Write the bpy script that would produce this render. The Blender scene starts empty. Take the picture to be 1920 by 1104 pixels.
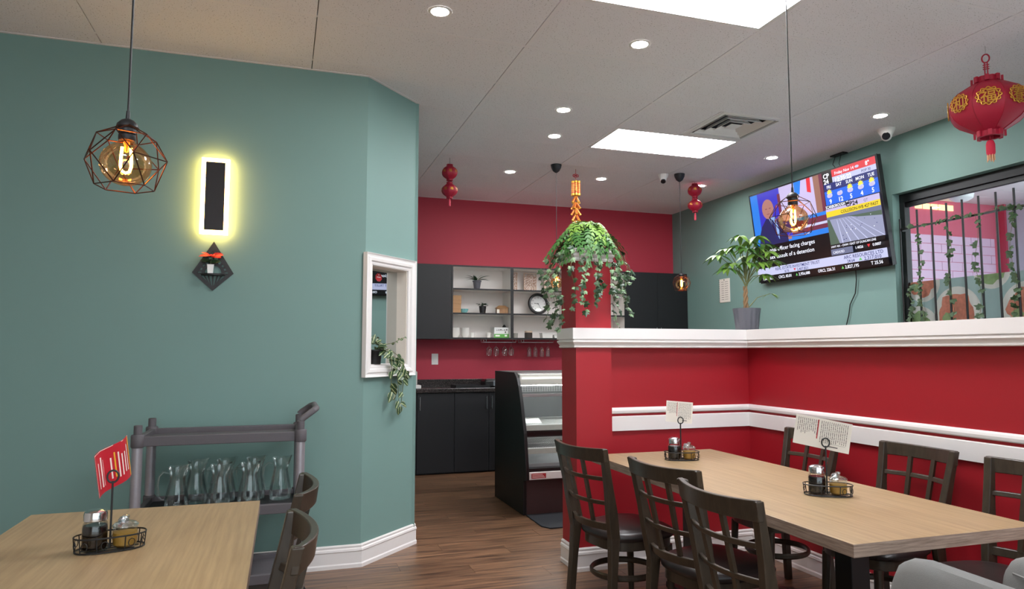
import bpy, bmesh, math, random
from mathutils import Vector, Matrix
random.seed(7)
S = bpy.context.scene
COL = S.collection
PI = math.pi
R = math.radians

# ------------------------------------------------------------------ camera, world, exposure
cam_data = bpy.data.cameras.new('camera'); cam = bpy.data.objects.new('camera', cam_data); COL.objects.link(cam)
cam.location = (0, 0, 1.37)
cam.rotation_euler = (R(90) + 0.0816, 0.0, -0.3173)
cam_data.sensor_width = 36.0; cam_data.lens = 1303.3 / 1920 * 36.0
cam_data.clip_start = 0.05
S.camera = cam
w = bpy.data.worlds.new('overcast_sky'); S.world = w; w.use_nodes = True
w.node_tree.nodes['Background'].inputs[0].default_value = (0.88, 0.94, 1.0, 1)
w.node_tree.nodes['Background'].inputs[1].default_value = 2.6
S.view_settings.view_transform = 'Standard'; S.view_settings.look = 'None'
S.view_settings.gamma = 1.0; S.view_settings.use_curve_mapping = False
S.view_settings.exposure = 0.54
S.cycles.max_bounces = 10; S.cycles.diffuse_bounces = 6; S.cycles.glossy_bounces = 5
S.cycles.transparent_max_bounces = 24; S.cycles.sample_clamp_indirect = 6.0
TROFFER = 22.0      # emission strength of the ceiling panels
DOWNLIGHT = 210.0

C = 3.223          # ceiling height
U0, V0 = 1.3679, 3.2614   # ceiling grid origin (1.22 x 0.61 m cells)
XL, XR, YB, YF = -3.4, 4.97, 8.17, -2.3

# ------------------------------------------------------------------ materials
def lin(c):
    out = []
    for v in c[:3]:
        v = v / 255.0
        out.append(v / 12.92 if v <= .04045 else ((v + .055) / 1.055) ** 2.4)
    return (*out, 1.0)
MATS = {}
def mat(name, rgb, rough=.5, metal=0.0, var=.06, scale=30, bump=0.0, bscale=200, spec=.5, coat=0, stretch=None, sub=0):
    if name in MATS: return MATS[name]
    m = bpy.data.materials.new(name); m.use_nodes = True; nt = m.node_tree; n = nt.nodes; b = n['Principled BSDF']
    b.inputs['Roughness'].default_value = rough; b.inputs['Metallic'].default_value = metal
    b.inputs['Specular IOR Level'].default_value = spec
    if coat: b.inputs['Coat Weight'].default_value = coat; b.inputs['Coat Roughness'].default_value = .1
    tc = n.new('ShaderNodeTexCoord'); mp = n.new('ShaderNodeMapping'); nt.links.new(tc.outputs['Object'], mp.inputs[0])
    if stretch: mp.inputs['Scale'].default_value = stretch
    nz = n.new('ShaderNodeTexNoise'); nz.inputs['Scale'].default_value = scale; nz.inputs['Detail'].default_value = 5
    nt.links.new(mp.outputs[0], nz.inputs['Vector'])
    mix = n.new('ShaderNodeMix'); mix.data_type = 'RGBA'
    c = lin(rgb)
    mix.inputs[6].default_value = tuple(v * (1 - var) for v in c[:3]) + (1,)
    mix.inputs[7].default_value = tuple(min(1, v * (1 + var)) for v in c[:3]) + (1,)
    nt.links.new(nz.outputs['Fac'], mix.inputs[0]); nt.links.new(mix.outputs[2], b.inputs['Base Color'])
    if bump:
        n2 = n.new('ShaderNodeTexNoise'); n2.inputs['Scale'].default_value = bscale; nt.links.new(mp.outputs[0], n2.inputs['Vector'])
        bp = n.new('ShaderNodeBump'); bp.inputs['Strength'].default_value = bump; bp.inputs['Distance'].default_value = .002
        nt.links.new(n2.outputs['Fac'], bp.inputs['Height']); nt.links.new(bp.outputs[0], b.inputs['Normal'])
    MATS[name] = m; return m
def emat(name, rgb, strength=1.0):
    if name in MATS: return MATS[name]
    m = bpy.data.materials.new(name); m.use_nodes = True; nt = m.node_tree; b = nt.nodes['Principled BSDF']
    c = lin(rgb); b.inputs['Base Color'].default_value = tuple(v * .15 for v in c[:3]) + (1,)
    b.inputs['Emission Color'].default_value = c; b.inputs['Emission Strength'].default_value = strength
    b.inputs['Roughness'].default_value = .35
    MATS[name] = m; return m
def glass(name, tint=(255, 255, 255), rough=.02, facing=.25, base=.04):
    if name in MATS: return MATS[name]
    m = bpy.data.materials.new(name); m.use_nodes = True; nt = m.node_tree; n = nt.nodes
    n.remove(n['Principled BSDF']); out = n['Material Output']
    tr = n.new('ShaderNodeBsdfTransparent'); tr.inputs[0].default_value = lin(tint)
    gl = n.new('ShaderNodeBsdfGlossy'); gl.inputs['Roughness'].default_value = rough; gl.inputs['Color'].default_value = (.9, .9, .9, 1)
    lw = n.new('ShaderNodeLayerWeight'); lw.inputs[0].default_value = facing
    mr = n.new('ShaderNodeMapRange'); mr.inputs[3].default_value = base; mr.inputs[4].default_value = .55
    nt.links.new(lw.outputs['Fresnel'], mr.inputs[0])
    mx = n.new('ShaderNodeMixShader'); nt.links.new(mr.outputs[0], mx.inputs[0])
    nt.links.new(tr.outputs[0], mx.inputs[1]); nt.links.new(gl.outputs[0], mx.inputs[2]); nt.links.new(mx.outputs[0], out.inputs[0])
    MATS[name] = m; return m
def wood(name, dark, light, scale=(1, 1, 1), rough=.4, rnd=.0, nscale=4.0, spec=.5, detail=8, lo=.35, hi=.68):
    if name in MATS: return MATS[name]
    m = bpy.data.materials.new(name); m.use_nodes = True; nt = m.node_tree; n = nt.nodes; b = n['Principled BSDF']
    tc = n.new('ShaderNodeTexCoord'); mp = n.new('ShaderNodeMapping'); mp.inputs['Scale'].default_value = scale
    oi = n.new('ShaderNodeObjectInfo'); ad = n.new('ShaderNodeVectorMath'); ad.operation = 'ADD'
    sc = n.new('ShaderNodeVectorMath'); sc.operation = 'SCALE'; sc.inputs[3].default_value = 17.0 if rnd else 0.0
    cx = n.new('ShaderNodeCombineXYZ')
    for k in range(3): nt.links.new(oi.outputs['Random'], cx.inputs[k])
    nt.links.new(cx.outputs[0], sc.inputs[0]); nt.links.new(tc.outputs['Object'], ad.inputs[0]); nt.links.new(sc.outputs[0], ad.inputs[1])
    nt.links.new(ad.outputs[0], mp.inputs[0])
    nz = n.new('ShaderNodeTexNoise'); nz.inputs['Scale'].default_value = nscale; nz.inputs['Detail'].default_value = detail; nz.inputs['Roughness'].default_value = .62
    nt.links.new(mp.outputs[0], nz.inputs['Vector'])
    cr = n.new('ShaderNodeValToRGB'); cr.color_ramp.elements[0].position = lo; cr.color_ramp.elements[0].color = lin(dark)
    cr.color_ramp.elements[1].position = hi; cr.color_ramp.elements[1].color = lin(light); nt.links.new(nz.outputs['Fac'], cr.inputs[0])
    last = cr.outputs[0]
    if rnd:
        mr = n.new('ShaderNodeMapRange'); mr.inputs[3].default_value = 1 - rnd; mr.inputs[4].default_value = 1 + rnd
        nt.links.new(oi.outputs['Random'], mr.inputs[0]); hs = n.new('ShaderNodeHueSaturation'); nt.links.new(mr.outputs[0], hs.inputs['Value'])
        nt.links.new(last, hs.inputs['Color']); last = hs.outputs[0]
    nt.links.new(last, b.inputs['Base Color']); b.inputs['Roughness'].default_value = rough; b.inputs['Specular IOR Level'].default_value = spec
    bp = n.new('ShaderNodeBump'); bp.inputs['Strength'].default_value = .15; bp.inputs['Distance'].default_value = .001
    nt.links.new(nz.outputs['Fac'], bp.inputs['Height']); nt.links.new(bp.outputs[0], b.inputs['Normal'])
    MATS[name] = m; return m
def speck(name, base, dark, scale=160, thr=.63, rough=.8, bump=.2):
    m = mat(name, base, rough, var=.03, scale=3, bump=bump, bscale=scale); nt = m.node_tree; n = nt.nodes
    b = n['Principled BSDF']; src = b.inputs['Base Color'].links[0].from_socket
    nz = n.new('ShaderNodeTexNoise'); nz.inputs['Scale'].default_value = scale; nz.inputs['Detail'].default_value = 2
    tc = n.new('ShaderNodeTexCoord'); nt.links.new(tc.outputs['Object'], nz.inputs['Vector'])
    cr = n.new('ShaderNodeValToRGB'); cr.color_ramp.elements[0].position = thr; cr.color_ramp.elements[1].position = thr + .05
    nt.links.new(nz.outputs['Fac'], cr.inputs[0]); mx = n.new('ShaderNodeMix'); mx.data_type = 'RGBA'
    nt.links.new(cr.outputs[0], mx.inputs[0]); nt.links.new(src, mx.inputs[6]); mx.inputs[7].default_value = lin(dark)
    nt.links.new(mx.outputs[2], b.inputs['Base Color']); return m

TEAL = mat('teal_paint', (118, 150, 144), .62, var=.035, scale=2.5, bump=.08, bscale=120)
RED = mat('red_paint', (160, 21, 34), .5, var=.03, scale=3, bump=.06, bscale=120)
RED_COOL = mat('red_paint_cool_lit', (178, 48, 68), .6, var=.05, scale=1.5, bump=.06, bscale=120)  # the red paint again, tinted crimson for the cooler light at the back
WHITE = mat('white_trim_paint', (232, 228, 226), .4, var=.02, scale=4)
OFFW = mat('offwhite_wall', (205, 200, 192), .6, var=.03, scale=2)
TILE = speck('ceiling_tile_mineral', (234, 230, 234), (140, 132, 130), 130, .64, .85, .35)
TBAR = mat('t_bar_white', (234, 229, 232), .55, var=.02)
BLACK = mat('black_metal', (20, 20, 22), .45, var=.05)
BLKLAM = mat('black_laminate', (15, 16, 21), .5, var=.06, scale=6)
BLKSOFT = mat('black_plastic', (24, 24, 26), .4, var=.05)
CHROME = mat('chrome', (215, 215, 218), .16, 1.0, var=.02)
STEEL = mat('brushed_steel', (170, 170, 172), .35, 1.0, var=.05, scale=80)
COPPER = mat('copper_bronze', (70, 44, 34), .35, .8, var=.05)
OAK = wood('light_oak_laminate', (147, 122, 90), (175, 150, 113), (26, 1.1, 26), .38, 0, 2.2, lo=.3, hi=.72)
OAKEDGE = wood('oak_edge_band', (116, 97, 84), (164, 143, 128), (3, 3, 60), .5, 0, 3.0)
FLOORW = wood('walnut_vinyl_plank', (56, 39, 29), (146, 108, 80), (1.6, 24, 10), .34, .2, 1.7, lo=.33, hi=.68)
CHAIRW = wood('dark_walnut_chair', (50, 41, 32), (64, 54, 43), (12, 12, 2), .32, 0, 5.0)
LEATHER = mat('dark_brown_leatherette', (40, 32, 31), .36, var=.1, scale=20, bump=.15, bscale=160)
GRANITE = speck('black_granite', (36, 33, 34), (128, 118, 112), 220, .6, .2, 0)
CARTGREY = mat('grey_cart_plastic', (92, 88, 92), .6, var=.06, scale=60, bump=.2, bscale=150)
CARTPOST = mat('silver_cart_post', (168, 164, 170), .4, .55, var=.1, scale=40)
GLASS = glass('clear_glass', (250, 252, 252), .03, .25, .035)
PANE = glass('window_glass', (236, 240, 240), .0, .1, .02)
AMBER = glass('amber_glass', (255, 222, 180), .03, .3, .06)
DARKLIQ = mat('soy_sauce', (16, 9, 7), .12, var=.05)
AMBLIQ = mat('brown_sugar', (168, 128, 48), .6, var=.25, scale=300, bump=.4, bscale=500)
PEPPER = mat('ground_pepper', (92, 84, 70), .8, var=.4, scale=700)
LANTERN = mat('red_lantern_fabric', (160, 14, 46), .55, var=.06, scale=90)
GOLD = mat('gold_foil', (206, 150, 58), .35, .6, var=.1)
FILAMENT = emat('glowing_filament', (255, 150, 55), 125.0)
GREYFAB = mat('grey_upholstery', (124, 124, 122), .9, var=.08, scale=240, bump=.4, bscale=500)
LEAFM = mat('leaf_green', (70, 112, 44), .45, var=.25, scale=12)
LEAFL = mat('leaf_bright_green', (118, 156, 62), .45, var=.2, scale=14)
LEAFD = mat('leaf_dark_green', (40, 66, 40), .4, var=.25, scale=14)
IVYM = mat('ivy_green', (58, 84, 52), .5, var=.3, scale=16)
FERNM = mat('fern_green', (62, 110, 48), .5, var=.3, scale=10)
STEMM = mat('plant_stem', (96, 100, 58), .6)
BARK = mat('braided_bark', (142, 112, 80), .8, var=.25, scale=40)
POTG = mat('grey_pot_plastic', (84, 84, 92), .45, var=.04)
SOIL = mat('potting_soil', (44, 32, 24), .95, var=.4, scale=90)
PAPER = mat('white_paper', (226, 220, 210), .7, var=.02)
INK = mat('black_ink', (60, 56, 56), .7)
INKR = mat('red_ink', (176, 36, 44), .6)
CARDB = mat('cardboard', (176, 138, 100), .8, var=.06)
CERAM = mat('white_ceramic', (232, 230, 226), .25, var=.02)

# ------------------------------------------------------------------ mesh helpers
class MB:
    def __init__(s): s.v = []; s.f = []; s.m = []; s.k = 0
    def mi(s, k): s.k = k; return s
    def add(s, vs, fs, M=None):
        o = len(s.v)
        for p in vs:
            p = Vector(p); s.v.append(tuple(M @ p) if M is not None else tuple(p))
        for f in fs: s.f.append(tuple(i + o for i in f)); s.m.append(s.k)
        return s
    def box(s, x0, x1, y0, y1, z0, z1, M=None):
        vs = [(x, y, z) for z in (z0, z1) for y in (y0, y1) for x in (x0, x1)]
        return s.add(vs, [(0, 2, 3, 1), (4, 5, 7, 6), (0, 1, 5, 4), (2, 6, 7, 3), (0, 4, 6, 2), (1, 3, 7, 5)], M)
    def cb(s, c, size, M=None):
        return s.box(c[0]-size[0]/2, c[0]+size[0]/2, c[1]-size[1]/2, c[1]+size[1]/2, c[2]-size[2]/2, c[2]+size[2]/2, M)
    def tube(s, pts, r, n=6, closed=False, caps=True, M=None, flat=None):
        pts = [Vector(p) for p in pts]; N = len(pts); rr = r if isinstance(r, (list, tuple)) else [r] * N
        vs = []; prev = None
        for i, p in enumerate(pts):
            a = pts[(i - 1) % N] if (closed or i > 0) else p; b = pts[(i + 1) % N] if (closed or i < N - 1) else p
            t = (b - a).normalized() if (b - a).length > 1e-9 else Vector((0, 0, 1))
            if prev is None:
                u = t.cross(Vector((0, 0, 1)));
                if u.length < 1e-3: u = t.cross(Vector((1, 0, 0)))
            else: u = prev - t * prev.dot(t)
            u.normalize(); w_ = t.cross(u).normalized(); prev = u
            for k in range(n):
                ang = 2 * PI * k / n + PI / n
                vs.append(p + u * math.cos(ang) * rr[i] * (flat[0] if flat else 1) + w_ * math.sin(ang) * rr[i] * (flat[1] if flat else 1))
        fs = []
        for i in range(N if closed else N - 1):
            a = i * n; b = ((i + 1) % N) * n
            for k in range(n): fs.append((a + k, a + (k + 1) % n, b + (k + 1) % n, b + k))
        if caps and not closed: fs.append(tuple(reversed(range(n)))); fs.append(tuple(range((N - 1) * n, N * n)))
        return s.add(vs, fs, M)
    def cyl(s, p0, p1, r0, r1=None, n=14, M=None): return s.tube([p0, p1], [r0, r0 if r1 is None else r1], n, M=M)
    def lathe(s, prof, n=24, c=(0, 0, 0), M=None, capb=True, capt=True, a0=0.0):
        vs = []; fs = []
        for r, z in prof:
            for k in range(n):
                a = 2 * PI * k / n + a0; vs.append((c[0] + r * math.cos(a), c[1] + r * math.sin(a), c[2] + z))
        for i in range(len(prof) - 1):
            for k in range(n): fs.append((i*n+k, i*n+(k+1) % n, (i+1)*n+(k+1) % n, (i+1)*n+k))
        if capb and prof[0][0] > 1e-4: fs.append(tuple(reversed(range(n))))
        if capt and prof[-1][0] > 1e-4: fs.append(tuple(range((len(prof)-1)*n, len(prof)*n)))
        return s.add(vs, fs, M)
    def prism(s, poly, z0, z1, M=None):
        n = len(poly); vs = [(x, y, z0) for x, y in poly] + [(x, y, z1) for x, y in poly]
        fs = [tuple(reversed(range(n))), tuple(range(n, 2*n))] + [(i, (i+1) % n, n+(i+1) % n, n+i) for i in range(n)]
        return s.add(vs, fs, M)
    def ring(s, outer, inner, z0, z1, M=None):
        n = len(outer); vs = [(x, y, z) for z in (z0, z1) for P in (outer, inner) for x, y in P]; fs = []
        for i in range(n):
            j = (i+1) % n
            fs += [(i, n+i, n+j, j), (2*n+i, 2*n+j, 3*n+j, 3*n+i), (i, j, 2*n+j, 2*n+i), (n+i, 3*n+i, 3*n+j, n+j)]
        return s.add(vs, fs, M)
    def sweep(s, prof, path, closed=False, M=None):
        P = [Vector((x, y)) for x, y in path]; N = len(P); vs = []; fs = []; m = len(prof)
        def nrm(a, b):
            d = (b - a).normalized(); return Vector((d.y, -d.x))
        for i in range(N):
            if closed: n1, n2 = nrm(P[i-1], P[i]), nrm(P[i], P[(i+1) % N])
            else:
                n1 = nrm(P[i-1], P[i]) if i else nrm(P[0], P[1]); n2 = nrm(P[i], P[i+1]) if i < N-1 else n1
            mm = (n1 + n2) / (1 + n1.dot(n2))
            for o, z in prof: vs.append((P[i].x + mm.x*o, P[i].y + mm.y*o, z))
        for i in range(N if closed else N-1):
            a = i*m; b = ((i+1) % N)*m
            for k in range(m - 1): fs.append((a+k, b+k, b+k+1, a+k+1))
        if not closed: fs.append(tuple(range(m))); fs.append(tuple(reversed(range((N-1)*m, N*m))))
        return s.add(vs, fs, M)
    def ball(s, c, r, n=12, m=8, M=None):
        r = (r, r, r) if not isinstance(r, (tuple, list)) else r
        vs = []; fs = []
        for i in range(m + 1):
            th = PI * i / m
            for k in range(n):
                a = 2*PI*k/n; vs.append((c[0]+r[0]*math.sin(th)*math.cos(a), c[1]+r[1]*math.sin(th)*math.sin(a), c[2]-r[2]*math.cos(th)))
        for i in range(m):
            for k in range(n): fs.append((i*n+k, i*n+(k+1) % n, (i+1)*n+(k+1) % n, (i+1)*n+k))
        return s.add(vs, fs, M)
    def poly(s, pts, M=None): return s.add(pts, [tuple(range(len(pts)))], M)
    def text(s, body, size, M, align='LEFT', bold=0.0, sx=1.0):
        vs, fs = text_geo(body, align, bold)
        return s.add([(x*size*sx, y*size, 0) for x, y in vs], fs, M)
    def build(s, name, mats, parent=None, smooth=False, bevel=0, loc=None, ang=38):
        me = bpy.data.meshes.new(name); me.from_pydata(s.v, [], s.f)
        if not isinstance(mats, (list, tuple)): mats = [mats]
        for m in mats: me.materials.append(m)
        if len(mats) > 1: me.polygons.foreach_set('material_index', s.m)
        if smooth:
            me.polygons.foreach_set('use_smooth', [True]*len(me.polygons)); me.set_sharp_from_angle(angle=R(ang))
        me.validate(); me.update()
        return link(name, me, parent, bevel, loc)
def link(name, me, parent=None, bevel=0, loc=None):
    o = bpy.data.objects.new(name, me); COL.objects.link(o)
    if parent is not None: o.parent = parent
    if loc is not None: o.location = loc
    if bevel:
        b = o.modifiers.new('bevel', 'BEVEL'); b.width = bevel; b.segments = 2; b.limit_method = 'ANGLE'; b.angle_limit = R(40)
    return o
TEXTC = {}
def text_geo(body, align='LEFT', bold=0.0):
    key = (body, align, bold)
    if key not in TEXTC:
        cu = bpy.data.curves.new('t', 'FONT'); cu.body = body; cu.size = 1.0; cu.align_x = align; cu.resolution_u = 2
        cu.offset = bold; cu.fill_mode = 'BOTH'
        o = bpy.data.objects.new('t', cu); COL.objects.link(o)
        dg = bpy.context.evaluated_depsgraph_get(); me = bpy.data.meshes.new_from_object(o.evaluated_get(dg))
        TEXTC[key] = ([(v.co.x, v.co.y) for v in me.vertices], [tuple(p.vertices) for p in me.polygons])
        bpy.data.objects.remove(o); bpy.data.meshes.remove(me); bpy.data.curves.remove(cu)
    return TEXTC[key]
def tag(o, label=None, cat=None, group=None, kind=None):
    if label: o['label'] = label
    if cat: o['category'] = cat
    if group: o['group'] = group
    if kind: o['kind'] = kind
    return o
def thing(name, label, cat, loc=(0, 0, 0), rz=0, group=None, kind=None):
    o = bpy.data.objects.new(name, None); COL.objects.link(o); o.empty_display_size = .05
    o.location = loc; o.rotation_euler = (0, 0, rz)
    return tag(o, label, cat, group, kind)
def struct(o): o['kind'] = 'structure'; return o
def copy_tree(o, parent=None, loc=None, rz=None, label=None):
    c = o.copy(); COL.objects.link(c); c.parent = parent
    if loc is not None: c.location = loc
    if rz is not None: c.rotation_euler = (0, 0, rz)
    if label: c['label'] = label
    for ch in [x for x in ALLCH(o)]: copy_tree(ch, c)
    return c
def ALLCH(o): return [x for x in bpy.data.objects if x.parent == o]
def frame(origin, right, up):
    r = Vector(right).normalized(); u = Vector(up).normalized(); n = r.cross(u)
    return Matrix(((r.x, u.x, n.x, origin[0]), (r.y, u.y, n.y, origin[1]), (r.z, u.z, n.z, origin[2]), (0, 0, 0, 1)))
def T(x, y, z): return Matrix.Translation((x, y, z))
def RZ(a): return Matrix.Rotation(a, 4, 'Z')
def RX(a): return Matrix.Rotation(a, 4, 'X')
def RY(a): return Matrix.Rotation(a, 4, 'Y')
def circ(r, n, a0=0, a1=2*PI, cx=0, cy=0, full=True):
    return [(cx + r*math.cos(a0+(a1-a0)*k/(n if full else n-1)), cy + r*math.sin(a0+(a1-a0)*k/(n if full else n-1))) for k in range(n)]
# ================================================================== THE SETTING
AX, AY = 0.504, 4.65; BX, BY = 0.924, 5.07           # ends of the angled wall
# floor
fl = struct(MB().box(XL-.1, XR+.1, YF-.1, YB+.1, -.12, -.012).build('floor', mat('subfloor', (60, 44, 34), .8)))
PW, PLN = .178, 1.22
pm = MB().box(.0008, PLN-.0008, .0006, PW-.0006, -.012, 0).build('plank', FLOORW, fl); plank_me = pm.data
bpy.data.objects.remove(pm)
rest = MB(); row = 0; y = YF
while y < YB:
    off = (row * .437) % PLN; x = XL - off
    while x < XR:
        near = (x + PLN > .25 and x < 3.9 and y > 1.9 and y + PW < 7.9 and not (x < -.4 and y > 4.8))
        if near and x + PLN < XR:
            link('plank', plank_me, fl, loc=(x, y, 0))
        else:
            rest.box(max(x, XL)+.0008, min(x+PLN, XR)-.0008, y+.0006, min(y+PW, YB)-.0006, -.012, 0)
        x += PLN
    y += PW; row += 1
tag(rest.build('plank', FLOORW, fl), kind='stuff')
# ceiling: deck above, tiles and bars below it
ce = struct(MB().box(XL-.1, XR+.1, YF-.1, YB+.1, C+.09, C+.16).build('ceiling', OFFW))
def cellx(i): return U0 + 1.22*i
def celly(j): return V0 + .61*j
SPECIAL = {(0, -1): 'T', (1, 3): 'T', (1, 2): 'V', (-2, -6): 'T', (1, -6): 'T'}
tile_cache = {}
def add_tile(x0, x1, y0, y1):
    x0, x1, y0, y1 = max(x0, XL), min(x1, XR), max(y0, YF), min(y1, YB)
    if x1-x0 < .03 or y1-y0 < .03: return
    key = (round(x1-x0, 3), round(y1-y0, 3))
    if key not in tile_cache:
        o = MB().box(.0118, key[0]-.0175, .0112, key[1]-.0128, C+.0005, C+.018).build('ceiling_tile', TILE, ce); tile_cache[key] = o.data
        o.location = (x0, y0, 0)
    else: link('ceiling_tile', tile_cache[key], ce, loc=(x0, y0, 0))
for i in range(-4, 3):
    for j in range(-10, 9):
        x0, y0 = cellx(i), celly(j)
        if x0 + 1.22 < 1.0 and y0 > 5.0: continue
        k = SPECIAL.get((i, j))
        if k == 'T': continue
        if k == 'V': add_tile(x0, x0+.61, y0, y0+.61); continue
        add_tile(x0, x0+1.22, y0, y0+.61)
for i in range(-3, 3):
    MB().box(cellx(i)-.012, cellx(i)+.012, YF, 5.05 if cellx(i) < .9 else YB, C, C+.03).build('grid_bar', TBAR, ce)
for j in range(-9, 9):
    y0 = celly(j)
    MB().box(XL if y0 < 5.0 else BX, XR, y0-.011, y0+.011, C+.0005, C+.03).build('grid_bar', TBAR, ce)
MB().box(cellx(1)+.61-.011, cellx(1)+.61+.011, celly(2), celly(3), C+.0005, C+.03).build('grid_bar', TBAR, ce)
ANG = [(0, C-.0), (.022, C), (.022, C+.003), (0, C+.003)]
MB().sweep([(0, C-.002), (.02, C-.002), (.02, C+.002), (0, C+.002)], [(XL, AY), (AX, AY), (BX, BY), (BX, YB), (XR, YB), (XR, YF)]).build('wall_angle', TBAR, ce)
# walls
T_ = .12; ZT = C + .09
struct(MB().box(XL-T_, AX-.05, AY, AY+T_, 0, ZT).prism([(AX-.05, AY), (AX, AY), (AX-.01, AY+.04), (AX-.05, AY+T_)], 0, ZT).build('wall_left', TEAL))
# angled wall with the mirror niche cut into it
d45 = Vector((1, 1, 0)).normalized(); n45 = Vector((1, -1, 0)).normalized()
MW = frame((AX, AY, 0), d45, (0, 0, 1))              # local x along wall, y up, z out into the room
LW = .594; NA, NB, NZ0, NZ1, ND = .058, .465, 1.28, 1.945, .08
wa = MB().box(0.0, NA, 0, ZT, -.12, 0, MW).box(NB, LW, 0, ZT, -.12, 0, MW).box(NA, NB, 0, NZ0, -.12, 0, MW).box(NA, NB, NZ1, ZT, -.12, 0, MW).box(NA, NB, NZ0, NZ1, -.12, -ND-.012, MW)
struct(wa.build('wall_angled', TEAL))
struct(MB().box(BX-T_, BX, BY-.02, YB+T_, 0, ZT).build('wall_passage', TEAL))
struct(MB().box(BX-T_, XR+.14, YB, YB+T_, 0, ZT).build('wall_back', RED_COOL))
WY0, WY1, WZ0, WZ1 = 2.35, 4.60, 1.46, 2.72           # window opening in the right wall
struct(MB().box(XR, XR+.14, YF-T_, WY0, 0, ZT).box(XR, XR+.14, WY1, YB, 0, ZT).box(XR, XR+.14, WY0, WY1, 0, WZ0).box(XR, XR+.14, WY0, WY1, WZ1, ZT).build('wall_right', TEAL))
SX0, SX1, SZ0, SZ1 = -1.7, 4.6, .35, 2.75              # unseen shop window, added behind the viewer to bring in daylight
struct(MB().box(XL-T_, SX0, YF-T_, YF, 0, ZT).box(SX1, XR+.14, YF-T_, YF, 0, ZT).box(SX0, SX1, YF-T_, YF, 0, SZ0).box(SX0, SX1, YF-T_, YF, SZ1, ZT).build('wall_front', OFFW))
sw_ = struct(thing('window_added', None, None))
for k in range(5):
    x = SX0 + (SX1-SX0)*k/4; MB().box(max(SX0, x-.03), min(SX1, x+.03), YF-.09, YF-.03, SZ0, SZ1).build('mullion', BLACK, sw_)
for k in range(4): MB().box(SX0+(SX1-SX0)*k/4+.03, SX0+(SX1-SX0)*(k+1)/4-.03, YF-.065, YF-.06, SZ0, SZ1).build('window_pane', PANE, sw_)
pl_ = bpy.data.lights.new('added_window_portal', 'AREA'); pl_.shape = 'RECTANGLE'; pl_.size = SX1-SX0; pl_.size_y = SZ1-SZ0; pl_.cycles.is_portal = True
po = bpy.data.objects.new('added_window_portal', pl_); COL.objects.link(po); po.location = ((SX0+SX1)/2, YF-.11, (SZ0+SZ1)/2); po.rotation_euler = (R(90), 0, R(180))
struct(MB().box(XL-T_, XL, YF, AY, 0, ZT).build('wall_far_left', OFFW))
# baseboards
BB = [(0, 0), (.020, 0), (.020, .022), (.015, .030), (.015, .098), (.019, .104), (.017, .116), (.010, .122), (.012, .134), (.006, .142), (0, .142)]
struct(MB().sweep(BB, [(XL, AY), (AX, AY), (BX, BY), (BX, BY+.4)]).build('baseboard_left', WHITE))
# red partition, column and its trims
CX0, CX1, CY0, CY1 = 1.785, 2.035, 4.12, 4.36
PX, PY, PE = 3.14, 4.19, .75
pw = struct(MB().box(CX1, PX+.15, PY, PY+.15, 0, 1.45).box(PX, PX+.15, PE, PY, 0, 1.45).build('wall_partition', RED))
struct(MB().box(CX0, CX1, CY0, CY1, 0, 1.955).build('wall_column', RED))
struct(MB().sweep(BB, [(CX0, CY1), (CX0, CY0), (CX1, CY0), (CX1, PY), (PX, PY), (PX, PE)]).build('baseboard_partition', WHITE))
CAPP = [(.0, 1.393), (.014, 1.393), (.020, 1.398), (.020, 1.404), (.014, 1.408), (.024, 1.420), (.034, 1.430), (.034, 1.440), (.022, 1.4425), (.022, 1.447), (.035, 1.450), (.035, 1.520), (0, 1.520)]
cap = MB().sweep(CAPP, [(CX0, CY1), (CX0, CY0), (PX-.05, CY0), (PX-.05, PE)])
cap.box(CX1+.0, PX-.05, CY0, PY+.2, 1.405, 1.5195).box(PX-.05, PX+.2, PE, PY+.2, 1.405, 1.5195)
struct(cap.build('trim_1', WHITE)); cap = bpy.data.objects['trim_1']
R1 = [(0, .960), (.012, .960), (.020, .966), (.022, .980), (.018, .992), (.010, 1.0), (0, 1.0)]
R2 = [(0, .849), (.016, .849), (.016, .940), (.012, .944), (0, .944)]
struct(MB().sweep(R1, [(CX1, PY), (PX, PY), (PX, PE)]).build('trim_2', WHITE))
struct(MB().sweep(R2, [(CX1, PY), (PX, PY), (PX, PE)]).build('trim_3', WHITE))
# white moulded planter crown on top of the column
cr = MB().sweep([(0, 1.955), (.012, 1.955), (.015, 1.968), (.010, 1.975), (.022, 1.990), (.024, 2.005), (.034, 2.014), (.034, 2.035), (.020, 2.035), (.020, 2.015), (0, 2.01)],
     [(CX0, CY1), (CX0, CY0), (CX1, CY0), (CX1, CY1)], closed=True)
cr.box(CX0, CX1, CY0, CY1, 1.956, 2.011)
struct(cr.build('trim_4', WHITE))
# window in the right wall
win = struct(thing('window_1', None, None, (0, 0, 0)))
X0 = 5.045
fr = MB().box(X0, X0+.06, WY0, WY1, WZ1-.075, WZ1).box(X0, X0+.06, WY0, WY1, WZ0, WZ0+.06).box(X0, X0+.06, WY1-.05, WY1, WZ0+.06, WZ1-.075).box(X0, X0+.06, WY0, WY0+.05, WZ0+.06, WZ1-.075)
fr.box(X0+.02, X0+.05, WY0+.05, WY1-.05, WZ1-.115, WZ1-.075)
fr.build('window_frame', BLACK, win, bevel=.003)
MB().box(X0+.032, X0+.038, WY0+.04, WY1-.04, WZ0+.05, WZ1-.08).build('window_pane', PANE, win)
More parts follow.
